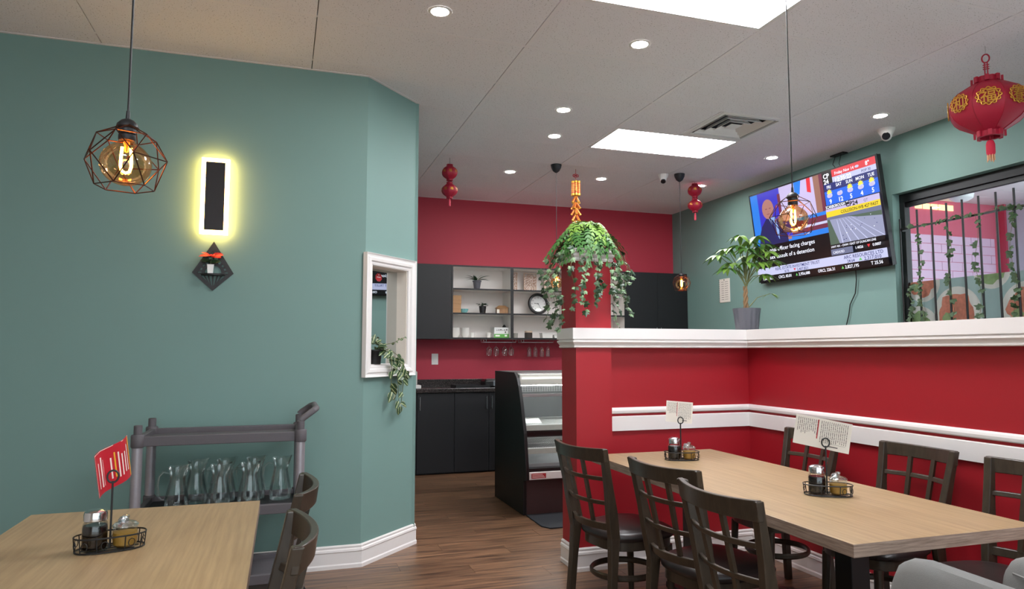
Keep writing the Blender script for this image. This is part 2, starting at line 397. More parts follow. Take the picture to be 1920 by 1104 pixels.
# printed food film on the lower part of the pane
FILMBG = mat('film_grey_green', (160, 180, 178), .6, var=.1, scale=6); PLATE = mat('film_plate_white', (226, 224, 218), .6, var=.06, scale=10)
FOOD1 = mat('film_food_orange', (208, 140, 118), .6, var=.35, scale=38); FOOD2 = mat('film_food_green', (150, 178, 128), .6, var=.4, scale=30)
def translucent(m):
    nt = m.node_tree; n = nt.nodes; b = n['Principled BSDF']; out = n['Material Output']
    tl = n.new('ShaderNodeBsdfTranslucent'); nt.links.new(b.inputs['Base Color'].links[0].from_socket, tl.inputs[0])
    mx = n.new('ShaderNodeMixShader'); mx.inputs[0].default_value = .5; nt.links.new(b.outputs[0], mx.inputs[1]); nt.links.new(tl.outputs[0], mx.inputs[2]); nt.links.new(mx.outputs[0], out.inputs[0])
for m_ in (FILMBG, PLATE, FOOD1, FOOD2): translucent(m_)
MF = frame((X0+.030, WY1-.05, WZ0+.06), (0, -1, 0), (0, 0, 1))   # x to the right as seen from the room
fm = MB(); FW, FH = WY1-WY0-.1, 1.955-WZ0-.06
fm.mi(0).box(0, FW, 0, FH, -.0006, 0, MF)
def clipdisc(cx, cy, r, z, k, n=30, seed=0):
    pts = []
    for q in range(n):
        a = 2*PI*q/n; rr = r*(1 + (.08*math.sin(5*a+seed) + .05*math.sin(9*a+2*seed) if seed else 0))
        pts.append((min(max(cx+rr*math.cos(a), 0), FW), min(max(cy+rr*math.sin(a), 0), FH), z))
    fm.mi(k).poly(pts, MF)
for q, (cx, cy, r, kf) in enumerate([(.06, .03, .20, 2), (.12, .42, .16, 1), (.42, .16, .205, 1), (.72, .47, .15, 2), (.98, .16, .20, 1), (1.28, .42, .17, 2), (1.55, .15, .20, 1), (1.9, .3, .2, 1)]):
    clipdisc(cx, cy, r, .0004, 3); clipdisc(cx-.01, cy, r*.74, .0008, 1 if kf == 1 else 2, seed=q+1)
    clipdisc(cx-r*.42, cy-r*.22, r*.22, .0012, 2, seed=q+3)
fm.build('printed_film', [FILMBG, FOOD1, FOOD2, PLATE], win)
# what stands beyond the window
ext = struct(MB().box(5.12, 7.9, 1.0, 5.9, -.1, 0).build('floor_outside', mat('pavement', (150, 148, 146), .9)))
PINK = mat('pink_wall_paint', (232, 116, 138), .8, var=.05, scale=3)
LAV_LIT = mat('lavender_lit_tile', (244, 208, 236), .6, var=.06, scale=8)  # lavender paints in the lit lower part of the tiled wall
nb = struct(MB().box(5.115, 8.0, 5.80, 5.92, 0, 3.2).build('wall_vestibule_pink', PINK))
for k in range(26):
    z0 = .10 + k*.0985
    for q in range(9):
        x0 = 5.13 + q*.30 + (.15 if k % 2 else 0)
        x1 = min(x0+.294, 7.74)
        if x1 - x0 > .02 and z0 > 1.5: MB().box(x0, x1, 5.789, 5.7995, z0, z0+.093).build('tile', LAV_LIT, nb)
MB().box(5.13, 7.74, 5.789, 5.7995, 0, 1.55).build('lower_panel', LAV_LIT, nb)
for k in range(5): MB().box(6.58+k*.115, 6.58+k*.115+.095, 5.79, 5.7995, 2.945, 3.005).build('reflected_glow', emat('warm_reflection', (255, 226, 150), 2.0), nb)  # glowing patches that stand in for reflections in the window glass
gb = struct(MB().box(7.83, 7.95, 4.3, 5.80, 0, 3.2).build('wall_vestibule_grey', mat('grey_shop_wall', (206, 208, 220), .7)))
MB().box(7.80, 7.829, 5.70, 5.78, 0, 3.05).build('door_post', mat('red_post', (206, 70, 96), .6), gb)
for k, (yy, zz) in enumerate([(5.05, 2.55), (4.78, 2.6), (4.95, 2.2), (4.6, 2.25)]): MB().box(7.824, 7.829, yy, yy+.2, zz, zz+.26).build('notice', PAPER, gb)
so = struct(MB().box(5.115, 7.95, 1.0, 5.80, 3.062, 3.12).build('ceiling_outside', mat('white_soffit', (234, 232, 232), .7)))
for k in range(16): MB().box(5.115, 7.83, 1.0+k*.30, 1.0+k*.30+.292, 3.05, 3.0615).build('soffit_board', mat('white_soffit', (234, 232, 232), .7), so)
lp = thing('vestibule_lamp', 'white bell-shaped lamp on the ceiling beyond the barred window', 'lamp', (6.4, 5.10, 0))
MB().cyl((0, 0, 3.0), (0, 0, 3.05), .03).build('stem', WHITE, lp)
MB().lathe([(.03, 3.01), (.06, 3.0), (.11, 2.93), (.10, 2.89), (.06, 2.865), (.0001, 2.855)], 20).build('shade', mat('lamp_white', (246, 246, 248), .5), lp, True)
# security grille with ivy
gr = thing('window_grille', 'black iron security bars in front of the window with the food film', 'grille', (0, 0, 0))
BARY = [4.39 - .1355*k for k in range(14)]
for yb in BARY: MB().cyl((5.0, yb, 1.555), (5.0, yb, 2.55), .0085, n=8).build('bar', BLACK, gr, True)
MB().box(4.995, 5.005, 2.5, 4.56, 2.40, 2.416).build('rail', BLACK, gr); MB().box(4.995, 5.005, 2.5, 4.56, 1.562, 1.578).build('rail', BLACK, gr)
MB().cyl((5.0, 4.56, 1.52), (5.0, 4.56, 2.5), .008, n=8).build('bar', BLACK, gr, True)
MB().box(5.0, 5.05, 4.54, 4.56, 2.39, 2.42).box(5.0, 5.05, 4.54, 4.56, 1.56, 1.59).build('bracket', BLACK, gr)

# ------------------------------------------------------------------ ceiling fittings
def troffer(i, j, label):
    x0, y0 = cellx(i), celly(j)
    t = thing('ceiling_light_panel', label, 'ceiling light', (x0+.61, y0+.305, C), group='recessed light panels in the tile ceiling')
    o = [(-.595, -.29), (.595, -.29), (.595, .29), (-.595, .29)]; q = [(-.578, -.273), (.578, -.273), (.578, .273), (-.578, .273)]
    MB().ring(o, q, .0, .03).build('panel_frame', WHITE, t)
    MB().box(-.578, .578, -.273, .273, .004, .012).build('diffuser', emat('light_panel_glow', (248, 250, 255), TROFFER), t)
troffer(0, -1, 'large bright ceiling light panel cut by the top edge of the picture')
troffer(1, 3, 'bright ceiling light panel beside the square air vent')
troffer(-2, -6, 'added ceiling light panel, out of view behind the viewer on the left')  # this panel and the next are unseen additions that brighten the room
troffer(1, -6, 'added ceiling light panel, out of view behind the viewer on the right')
DL = [(.769, 3.606, 'round downlight above the passage end of the left wall, nearest of all'), (2.007, 3.63, 'round downlight just below the large cut-off light panel'),
      (2.006, 4.837, 'round downlight in mid ceiling, upper one of two close together'), (2.181, 5.467, 'round downlight in mid ceiling, lower one of two close together'),
      (2.187, 6.725, 'round downlight right of the left paired red lanterns'), (3.213, 6.70, 'round downlight right of the firecracker ornament'),
      (4.416, 5.443, 'round downlight above the television'), (4.433, 4.18, 'round downlight beside the dome camera near the big lantern'),
      (4.412, 6.645, 'round downlight peeking out behind the right paired red lanterns')]
for x, y, lb in DL:
    t = thing('recessed_downlight', lb, 'downlight', (x, y, C+.0003), group='round recessed downlights')
    MB().lathe([(.047, 0), (.049, -.003), (.058, -.005), (.066, -.002), (.067, 0)], 28, capb=False, capt=False).build('trim_ring', WHITE, t, True)
    MB().lathe([(.0001, -.0015), (.048, -.0015), (.048, 0)], 28, capt=False).build('lens', emat('downlight_glow', (255, 253, 248), DOWNLIGHT), t)
# air vent
vt = thing('air_vent', 'square louvred air vent in the ceiling beside the light panel', 'air vent', (cellx(1)+.915, celly(2)+.305, C))
def sq(r): return [(-r, -r), (r, -r), (r, r), (-r, r)]
MB().ring(sq(.294), sq(.255), -.002, .012).build('vent_frame', WHITE, vt)
for r in (.232, .170, .108):
    MB().sweep([(0, .004), (.002, .002), (.024, .030), (.022, .032)], list(reversed(sq(r))), closed=True).build('louvre', WHITE, vt)
MB().box(-.05, .05, -.05, .05, .004, .01).build('centre_plate', WHITE, vt)
MB().box(-.26, .26, -.26, .26, .066, .072).ring(sq(.262), sq(.256), .012, .07).build('dark_duct', mat('duct_dark', (34, 36, 46), .8), vt)
# dome cameras
def dome(loc, label, aim, s=1.0):
    t = thing('security_camera', label, 'camera', (*loc, C+.003), group='ceiling security cameras')
    MB().lathe([(.058*s, 0), (.060*s, -.004), (.052*s, -.03*s), (.036*s, -.055*s), (.030*s, -.06*s)], 24).build('housing', WHITE, t, True)
    M = T(0, 0, -.058*s) @ frame((0, 0, 0), Vector(aim).cross(Vector((0, 0, 1))), Vector((0, 0, 1)))
    M = T(0, 0, -.056*s)
    MB().ball((0, 0, 0), .036*s, 18, 12, M).build('ball', WHITE, t, True)
    a = Vector(aim).normalized(); p = Vector((0, 0, -.056*s))
    MB().cyl(p + a*.02*s, p + a*.040*s, .027*s, .027*s, 20).build('lens', mat('camera_lens', (12, 12, 20), .1), t, True)
dome((4.748, 4.424), 'white dome camera on the ceiling near the big red lantern', (-.75, -.62, -.22), 1.15)
dome((3.755, 6.335), 'white dome camera on the ceiling left of the rear black canopy', (-.3, -.5, -.8), .95)
# ================================================================== PENDANT LAMPS
def pendant(loc, label, rz=0.0, tilt=0.0):
    t = thing('pendant_lamp', label, 'pendant lamp', loc, rz, group='wire cage pendant lamps')
    n = 6
    up = [(.070*math.cos(2*PI*k/n), .070*math.sin(2*PI*k/n), .058) for k in range(n)]
    mid = [(.102*math.cos(2*PI*(k+.5)/n), .102*math.sin(2*PI*(k+.5)/n), -.004) for k in range(n)]
    lo = [(.070*math.cos(2*PI*k/n), .070*math.sin(2*PI*k/n), -.076) for k in range(n)]
    tp = [(.026*math.cos(2*PI*(k+.5)/n), .026*math.sin(2*PI*(k+.5)/n), .086) for k in range(n)]
    cg = MB(); wr = .0016
    def e(a, b): cg.cyl(a, b, wr, n=5)
    for k in range(n):
        j = (k+1) % n
        e(up[k], up[j]); e(lo[k], lo[j]); e(up[k], mid[k]); e(up[j], mid[k]); e(lo[k], mid[k]); e(lo[j], mid[k])
        if k % 2 == 0: e(mid[k], mid[j])
        if k % 2 == 0: e(tp[k], up[k]); e(tp[k], up[j])
    cg.build('cage', COPPER, t, True)
    MB().lathe([(.024, .080), (.027, .084), (.025, .092), (.016, .102), (.008, .106)], 20).build('cage_cap', BLACK, t, True)
    MB().lathe([(.019, .048), (.021, .052), (.021, .062), (.0185, .064), (.021, .067), (.021, .082)], 20).build('socket', BLACK, t, True)
    MB().cyl((0, 0, .105), (0, 0, .128), .006, .0045, 10).build('cord_grip', BLACK, t, True)
    MB().cyl((0, 0, .125), (0, 0, C-loc[2]-.04), .0028, n=8).build('cord', BLACK, t, True)
    h = C-loc[2]
    MB().lathe([(.006, h-.082), (.014, h-.078), (.034, h-.062), (.050, h-.030), (.055, h-.002), (.055, h)], 24).build('canopy', mat('black_canopy', (28, 28, 34), .5), t, True)
    b = MB().lathe([(max(.0001, .062*math.cos(a)), -.014+.057*math.sin(a)) for a in [-PI/2+k*(PI/2+.95)/13 for k in range(14)]] + [(.027, .039), (.021, .044), (.017, .054)], 24, capt=False).build('bulb', AMBER, t, True)
    f = MB().tube([(-.010, 0, .030), (-.012, 0, .004), (-.0125, 0, -.02), (-.009, 0, -.033), (0, 0, -.038), (.009, 0, -.033), (.0125, 0, -.02), (.012, 0, .004), (.010, 0, .030)], .0036, 6)
    f.build('filament', FILAMENT, b, True)
    MB().cyl((0, 0, .046), (0, 0, .018), .007, .004, 8).cyl((-.006, 0, .02), (-.010, 0, .03), .001).build('filament_stem', mat('filament_stem', (210, 160, 90), .3), b, True)
pendant((-.403, 2.011, 1.872), 'wire cage pendant lamp glowing before the left teal wall', .35)
pendant((2.098, 2.46, 1.956), 'wire cage pendant lamp hanging before the television', .15)
pendant((3.907, 6.264, 2.076), 'wire cage pendant lamp in front of the far right black cabinet', .5)
pendant((2.541, 6.326, 2.057), 'wire cage pendant lamp half hidden by the ivy on the red column', .2)

# ================================================================== LEFT WALL
sc_ = thing('wall_sconce', 'rectangular black wall light with a glowing border on the left teal wall', 'wall lamp', (-.425, AY, 2.327))
MB().box(-.045, .045, -.030, -.0005, -.20, .20).build('back_plate', BLACK, sc_)
o = [(-.081, -.238), (.081, -.238), (.081, .238), (-.081, .238)]; q = [(-.056, -.213), (.056, -.213), (.056, .213), (-.056, .213)]
MB().ring(o, q, 0, .022, frame((0, -.030, 0), (1, 0, 0), (0, 0, 1))).build('light_border', emat('sconce_glow', (255, 196, 108), 22.0), sc_)
MB().box(-.056, .056, -.060, -.026, -.213, .213).build('front_panel', mat('sconce_black', (30, 24, 26), .5), sc_, bevel=.002)
# kite shaped wall shelf
ks = thing('wall_shelf', 'black kite-shaped openwork shelf under the glowing wall light', 'shelf', (-.424, AY, 1.853))
KM = frame((0, -.002, 0), (1, 0, 0), (0, 0, 1))
def kite(s): return [(0, -.110*s), (.119*s, 0), (0, .197*s), (-.119*s, 0)]
MB().ring(kite(1.0), kite(.74), 0, .008, KM).build('frame', BLACK, ks)
arc_o = circ(.066, 15, 0, PI, full=False); arc_i = circ(.048, 15, 0, PI, full=False)
am = MB()
for k in range(14): am.prism([arc_o[k], arc_o[k+1], arc_i[k+1], arc_i[k]], 0, .008, KM)
am.build('half_ring', BLACK, ks)
for k in range(9):
    a = PI*(k+.5)/9.0; c_, s_ = math.cos(a), math.sin(a)
    L = 1/(abs(c_)/.098 + s_/.162); u = Vector((-s_, c_, 0))*.0052
    p, q2 = Vector((c_*.060, s_*.060, 0)), Vector((c_*L, s_*L, 0))
    if (q2-p).length > .006: MB().prism([(p+u)[:2], (p-u)[:2], (q2-u*1.3)[:2], (q2+u*1.3)[:2]], 0, .007, KM).build('ray', BLACK, ks)
lowm = MB().prism([(-.095, 0), (.095, 0), (.066, -.012), (-.066, -.012)], 0, .008, KM)
for k in range(5):
    x = (k-2)*.028; lowm.prism([(x-.005, -.006), (x+.005, -.006), (x*.4+.003, -.09+abs(x)*.5), (x*.4-.003, -.09+abs(x)*.5)], 0, .007, KM)
lowm.build('lower_fretwork', BLACK, ks)
MB().prism([(x, -y) for x, y in circ(.068, 17, 0, PI, full=False)], -.018, -.008).build('shelf_board', BLACK, ks, loc=(0, -.010, 0))
# poinsettia on it
def leaf_mesh(name, L, W, mt, bend=.25, n=5, fold=.25, tipw=1.0, smooth=True):
    vs = []; fs = []
    for i in range(n+1):
        t = i/n; wv = W*math.sin(PI*min(1, t**.8*1.0))**.8*(1-.25*t) if 0 < t < 1 else 0.0
        z = -bend*L*t*t; yv = L*t
        vs += [(-wv/2, yv, z+fold*wv*.5), (0, yv, z), (wv/2, yv, z+fold*wv*.5)]
    for i in range(n):
        a = 3*i; fs += [(a, a+1, a+4, a+3), (a+1, a+2, a+5, a+4)]
    me = bpy.data.meshes.new(name); me.from_pydata(vs, [], fs)
    for m_ in (mt if isinstance(mt, list) else [mt]): me.materials.append(m_)
    me.polygons.foreach_set('use_smooth', [smooth]*len(me.polygons)); me.update(); return me
def put_leaf(me, parent, p, direc, roll=0.0, s=1.0, name='leaf', face=None):
    d = Vector(direc).normalized(); up = Vector((0, 0, 1)) if face is None else Vector(face)
    if abs(d.dot(up.normalized())) > .97: up = Vector((.3, 1, .2))
    r = d.cross(up).normalized(); u = r.cross(d)
    M = Matrix(((r.x, d.x, u.x, p[0]), (r.y, d.y, u.y, p[1]), (r.z, d.z, u.z, p[2]), (0, 0, 0, 1))) @ RY(roll) @ Matrix.Scale(s, 4)
    o = bpy.data.objects.new(name, me); COL.objects.link(o); o.parent = parent; o.matrix_local = M; return o
pt = thing('potted_poinsettia', 'tiny red poinsettia in a white pot on the kite-shaped shelf', 'plant', (-.437, AY-.045, 1.845))
MB().lathe([(.021, 0), (.027, .052), (.029, .056), (.026, .056), (.024, .05)], 4, a0=PI/4+.15).build('pot', CERAM, pt)
MB().cyl((0, 0, .045), (.004, -.004, .098), .003, .002, 6).build('stem', STEMM, pt)
lr = leaf_mesh('bract', .072, .036, mat('poinsettia_red', (206, 30, 40), .5, var=.15), .2); lg = leaf_mesh('leaf', .060, .030, LEAFD, .3)
for k in range(9):
    a = k*2*PI/9; put_leaf(lr, pt, (.004, -.006, .104+.004*(k % 2)), (math.cos(a)*1.2, math.sin(a)*.8, .38-.30*(k % 2)), .2, 1.0, 'bract', face=(0, -.8, .7))
for k in range(7):
    a = k*2*PI/7+.3; put_leaf(lg, pt, (0, -.002, .070+.004*(k % 3)), (math.cos(a), math.sin(a)*.7, .25), .2, 1.0, face=(0, -.8, .6))

# ================================================================== MIRROR NICHE IN THE ANGLED WALL
mr_ = thing('niche_mirror', 'mirror at the back of the white-framed niche in the angled teal wall', 'mirror', (0, 0, 0))
mirror_m = mat('mirror_silver', (205, 210, 210), .01, 1.0, var=0)
MB().box(NA+.001, NB-.001, NZ0+.001, NZ1-.001, -ND-.010, -ND, MW).build('mirror_glass', mirror_m, mr_)
octa = MB().prism([(.247+.038*math.cos(2*PI*k/8+.39), 1.885+.030*math.sin(2*PI*k/8+.39)) for k in range(8)], -ND+.0002, -ND+.001, MW).build('red_octagon', INKR, mr_)  # red octagon with pale marks, flat on the mirror glass
MB().box(.226, .268, 1.884, 1.889, -ND+.0011, -ND+.0014, MW).box(.242, .252, 1.900, 1.905, -ND+.0011, -ND+.0014, MW).build('octagon_marks', WHITE, octa)
li = mat('niche_lining', (214, 204, 192), .55, var=.03)
nf = struct(thing('trim_5', None, None))
MB().box(NB-.004, NB+.006, NZ0, NZ1, -ND, .004, MW).build('side_lining', li, nf)
MB().box(NA-.006, NA+.004, NZ0, NZ1, -ND, .004, MW).build('side_lining', li, nf)
MB().box(NA, NB, NZ1-.004, NZ1+.006, -ND, .004, MW).build('top_lining', li, nf)
MB().box(NA, NB, NZ0-.006, NZ0+.004, -ND, .004, MW).build('sill', WHITE, nf)
FP = [(0, .001), (0, .016), (.010, .020), (.020, .020), (.028, .030), (.046, .032), (.056, .024), (.066, .026), (.076, .034), (.078, .034), (.078, .001)]
fx0, fx1, fz0, fz1 = NA-.002, NB+.002, NZ0-.002, NZ1+.002
fm2 = MB().sweep([(o_, z_) for o_, z_ in FP], [(fx0, fz0), (fx1, fz0), (fx1, fz1), (fx0, fz1)], closed=True, M=MW)
fm2.build('frame_moulding', WHITE, nf)
# trailing variegated plant in a black pot on the niche sill
VAR = bpy.data.materials.new('variegated_leaf'); VAR.use_nodes = True
def _var():
    nt = VAR.node_tree; n = nt.nodes; b = n['Principled BSDF']; tc = n.new('ShaderNodeTexCoord'); sp = n.new('ShaderNodeSeparateXYZ'); nt.links.new(tc.outputs['Object'], sp.inputs[0])
    ab = n.new('ShaderNodeMath'); ab.operation = 'ABSOLUTE'; nt.links.new(sp.outputs[0], ab.inputs[0])
    nz = n.new('ShaderNodeTexNoise'); nz.inputs['Scale'].default_value = 60; nt.links.new(tc.outputs['Object'], nz.inputs['Vector'])
    ml = n.new('ShaderNodeMath'); ml.operation = 'MULTIPLY_ADD'; ml.inputs[1].default_value = .008; nt.links.new(nz.outputs['Fac'], ml.inputs[0]); nt.links.new(ab.outputs[0], ml.inputs[2])
    cr_ = n.new('ShaderNodeValToRGB'); e = cr_.color_ramp.elements; e[0].position = .0; e[0].color = lin((196, 208, 150)); e[1].position = .0056; e[1].color = lin((196, 208, 150))
    for p_, c_ in ((.0064, (44, 70, 44)), (.0205, (54, 84, 50)), (.0222, (222, 222, 190))):
        k = cr_.color_ramp.elements.new(p_); k.color = lin(c_)
    nt.links.new(ml.outputs[0], cr_.inputs[0]); nt.links.new(cr_.outputs[0], b.inputs['Base Color']); b.inputs['Roughness'].default_value = .4
_var()
tp_ = thing('trailing_plant', 'white-edged trailing plant in a black pot spilling from the framed niche', 'plant', tuple(MW @ Vector((.135, NZ0+.004, -.018))))
MB().lathe([(.042, 0), (.052, .085), (.056, .09), (.056, .098), (.050, .098), (.048, .09)], 20).build('pot', BLKSOFT, tp_, True)
MB().lathe([(.0001, .086), (.048, .086)], 20, capt=False).build('soil', SOIL, tp_)
vl = leaf_mesh('leaf', .064, .046, VAR, .25, 6, .25)
rr = random.Random(5); base_p = Vector((0, 0, .09))
def wl(t, z, o): return (MW.to_3x3() @ Vector((t, z, o)))       # offsets in wall axes
for k in range(20):                                              # tuft over the pot
    a = rr.uniform(0, 2*PI); el = rr.uniform(.1, .9); d = Vector((math.cos(a), math.sin(a), el)); d += Vector((n45.x, n45.y, 0))*.4
    p = base_p + Vector((math.cos(a)*.025, math.sin(a)*.025, rr.uniform(0, .055))); 
    if d.dot(n45) < -.2: d -= n45*(d.dot(n45))*1.2
    put_leaf(vl, tp_, p, d, rr.uniform(-.5, .5), rr.uniform(.8, 1.1), face=(.5, -.7, .6))
strands = [[(0, .09, 0), (.06, .13, .035), (.14, .145, .055), (.22, .175, .06), (.27, .185, .06)],
           [(0, .09, .01), (.07, .10, .06), (.12, .04, .085), (.14, -.05, .085), (.16, -.14, .08), (.18, -.24, .075), (.175, -.30, .075)],
           [(0, .09, .01), (.09, .10, .06), (.17, .05, .08), (.22, -.02, .085), (.245, -.08, .08)],
           [(0, .09, .01), (.05, .09, .07), (.07, .02, .09), (.085, -.07, .085), (.08, -.15, .08), (.10, -.2, .08)],
           [(0, .09, .01), (.10, .07, .06), (.15, .0, .085), (.20, -.06, .08), (.225, -.13, .08), (.215, -.22, .075), (.20, -.29, .075)],
           [(0, .09, .01), (.08, .06, .07), (.12, .03, .09), (.18, .03, .09), (.25, -.05, .085)]]
for si, st in enumerate(strands):
    pts = [wl(*q) for q in st]; MB().tube(pts, .0022, 5).build('stem', STEMM, tp_, True)
    L = len(pts)
    for i in range(1, L):
        for h_ in range(2):
            if si and rr.random() < .25: continue
            f_ = (h_+.5)/2; p = pts[i-1].lerp(pts[i], f_); t_ = (pts[i]-pts[i-1]).normalized(); sd = 1 if (i+h_) % 2 else -1
            d = t_*rr.uniform(-.1, .6) + wl(sd*rr.uniform(.5, 1.1), rr.uniform(-.7, .25), .2)
            put_leaf(vl, tp_, p, d, rr.uniform(-.6, .6), rr.uniform(.85, 1.25) if si else rr.uniform(.4, .55), face=(.25+rr.uniform(-.4, .4), -.95, .25+rr.uniform(-.3, .4)))
    if si: put_leaf(vl, tp_, pts[-1], pts[-1]-pts[-2]+wl(0, -.01, .01), 0, .8, face=(.25, -.95, .25))

# ================================================================== CHAIRS
def chair_proto():
    t = thing('dining_chair', 'x', 'chair', group='dark wooden dining chairs with lattice backs')
    hw = .203
    def HW(z): return .166 + .037*max(0, (z-.46)/.44) if z > .46 else .166 + .016*(.46-z)/.46
    def yb(z): return -.190 - .085*max(0, (z-.46)/.44)**1.15 if z > .46 else -.190 - .035*(.46-z)/.46
    for sx in (-1, 1):
        zs = [0, .15, .30, .46, .58, .70, .82, .90]; pm_ = MB(); vs = []
        for z in zs:
            yc = yb(z); wx = .017 if z > .1 else .014; wy = .020 + (.008 if .3 < z < .6 else 0) - (.004 if z > .8 else 0); xc = sx*HW(z)
            vs += [(xc-wx, yc-wy, z), (xc+wx, yc-wy, z), (xc+wx, yc+wy, z), (xc-wx, yc+wy, z)]
        fs = []
        for i in range(len(zs)-1):
            for k in range(4): fs.append((4*i+k, 4*i+(k+1) % 4, 4*i+4+(k+1) % 4, 4*i+4+k))
        fs += [(3, 2, 1, 0), tuple(range(4*len(zs)-4, 4*len(zs)))]
        pm_.add(vs, fs); pm_.build('back_post', CHAIRW, t, bevel=.004)
    def bow(z, h, depth, th, name, x1=None, lift=0.0):
        x1 = HW(z)-.012 if x1 is None else x1
        N = 12; vs = []; fs = []
        for i in range(N+1):
            u = -1 + 2*i/N; x = u*x1; y = yb(z) - depth*(1-u*u)
            for dz, dy in ((-h/2, -th/2), (-h/2, th/2), (h/2+lift*u*u, th/2-.008), (h/2+lift*u*u, -th/2-.008)): vs.append((x, y+dy, z+dz))
        for i in range(N):
            for k in range(4): fs.append((4*i+k, 4*i+4+k, 4*i+4+(k+1) % 4, 4*i+(k+1) % 4))
        fs += [(0, 1, 2, 3), (4*N+3, 4*N+2, 4*N+1, 4*N)]
        return MB().add(vs, fs).build(name, CHAIRW, t, True, bevel=.003)
    bow(.866, .062, .050, .022, 'top_rail', HW(.88)+.015, .006)
    bow(.750, .021, .046, .015, 'cross_rail'); bow(.630, .021, .042, .015, 'cross_rail'); bow(.512, .036, .040, .020, 'lower_rail')
    for ux in (-.36, .36):
        vs = []; fs = []; zs = [.526, .63, .74, .84]
        for z in zs:
            x = ux*(HW(z)-.012); y = yb(z) - (.040+.010*(z-.54)/.3)*(1-ux*ux)
            vs += [(x-.011, y-.007, z), (x+.011, y-.007, z), (x+.011, y+.007, z), (x-.011, y+.007, z)]
        for i in range(3):
            for k in range(4): fs.append((4*i+k, 4*i+(k+1) % 4, 4*i+4+(k+1) % 4, 4*i+4+k))
        MB().add(vs, fs).build('slat', CHAIRW, t)
    # seat outline: rounded front, narrower back
    def outline(s, n=32):
        P = []
        for k in range(n):
            a = 2*PI*k/n; c_, s_ = math.cos(a), math.sin(a); e_ = .62
            x = math.copysign(abs(c_)**e_, c_)*.205*s; y = math.copysign(abs(s_)**e_, s_)*.205*s
            x *= 1 + .10*(y/.2); P.append((x, y+.01))
        return P
    ap = MB().prism(outline(.94), .385, .432); ap.build('apron', CHAIRW, t, True)
    prof = [(.97, .430), (1.02, .440), (1.03, .452), (1.0, .466), (.92, .476), (.7, .483), (.35, .487)]
    cu = MB(); n = 32; vs = []; fs = []
    for s_, z in prof: vs += [(x, y, z) for x, y in outline(s_, n)]
    for i in range(len(prof)-1):
        for k in range(n): fs.append((i*n+k, i*n+(k+1) % n, (i+1)*n+(k+1) % n, (i+1)*n+k))
    fs += [tuple(reversed(range(n))), tuple(range((len(prof)-1)*n, len(prof)*n))]
    cu.add(vs, fs).build('seat', LEATHER, t, True)
    for sx in (-1, 1): MB().tube([(sx*.158, .160, .388), (sx*.163, .168, .2), (sx*.168, .176, 0)], [.021, .018, .013], 10).build('front_leg', CHAIRW, t, True)
    ring = [(x*.80, y*.80, .245) for x, y in [(.205*math.cos(a), .215*math.sin(a)-.005) for a in [2*PI*k/28 for k in range(28)]]]
    MB().tube(ring, .016, 6, closed=True, flat=(.55, 1.0)).build('hoop_stretcher', CHAIRW, t, True)
    for sx in (-1, 1):
        sm = MB()
        for z in (.40, .42, .252): sm.ball((sx*HW(z), yb(z)-.026, z), (.004, .002, .004), 8, 4)
        sm.build('screw_caps', mat('screw_cap', (84, 74, 64), .4, .4), t, True)
    return t
ch0 = chair_proto(); KIDS = ALLCH(ch0); CHAIRS = []
def place_chair(x, y, rz, label):
    if not CHAIRS: o = ch0
    else:
        o = ch0.copy(); COL.objects.link(o)
        for k in KIDS: c = k.copy(); COL.objects.link(c); c.parent = o
    o.location = (x, y, 0); o.rotation_euler = (0, 0, rz); o['label'] = label; CHAIRS.append(o)
def chair_back(xc, yc, rz, label):     # place by the middle of the top of its back
    bx, by = 0.0, -.275; c_, s_ = math.cos(rz), math.sin(rz)
    place_chair(xc-(bx*c_-by*s_), yc-(bx*s_+by*c_), rz, label)
chair_back(1.445, 3.30, R(-90+10.4), 'dark lattice-back chair at the oak table, nearest the red column')
chair_back(1.528, 2.63, R(-90+10.2), 'dark lattice-back chair at the oak table, middle of the three near ones')
chair_back(1.424, 2.09, R(-90+2.2), 'dark lattice-back chair at the oak table, nearest the viewer on the aisle side')
chair_back(2.99, 3.41, R(90), 'dark lattice-back chair against the red wall, behind the white menu card')
chair_back(3.015, 2.71, R(90), 'dark lattice-back chair against the red wall, whole back in view')
chair_back(3.015, 2.13, R(90), 'dark lattice-back chair against the red wall, cut by the right picture edge')
chair_back(.075, 2.645, R(86.3), 'dark curved-back chair at the left table, farther one by the cart')
chair_back(.043, 2.005, R(91), 'dark curved-back chair at the left table, nearer one')

# ================================================================== TABLES
def table(x0, x1, y0, y1, label, rz=0.0):
    t = thing('dining_table', label, 'table', ((x0+x1)/2, (y0+y1)/2, 0), rz, group='light oak dining tables')
    a, b = (x1-x0)/2, (y1-y0)/2
    m_ = MB().mi(0).box(-a, a, -b, b, .7065, .75); m_.m = [1, 0, 1, 1, 1, 1]
    m_.build('tabletop', [OAK, OAKEDGE], t, bevel=.0015)
    for sy in (-1, 1):
        yy = sy*b*.56
        MB().box(-.045, .045, yy-.045, yy+.045, .03, .69).build('pedestal', BLACK, t, bevel=.004)
        MB().box(-.30, .30, yy-.035, yy+.035, .690, .7065).box(-.035, .035, yy-.22, yy+.22, .690, .706).build('support_plate', BLACK, t)
        MB().box(-.30, .30, yy-.035, yy+.035, .0, .035).box(-.035, .035, yy-.26, yy+.26, 0, .035).build('foot', BLACK, t, bevel=.006)
    return t
table(1.773, 2.595, 1.835, 3.885, 'long light oak table in the red-walled corner', R(-.6))
table(-.895, -.075, 1.08, 3.142, 'light oak table in the left foreground beside the cart')
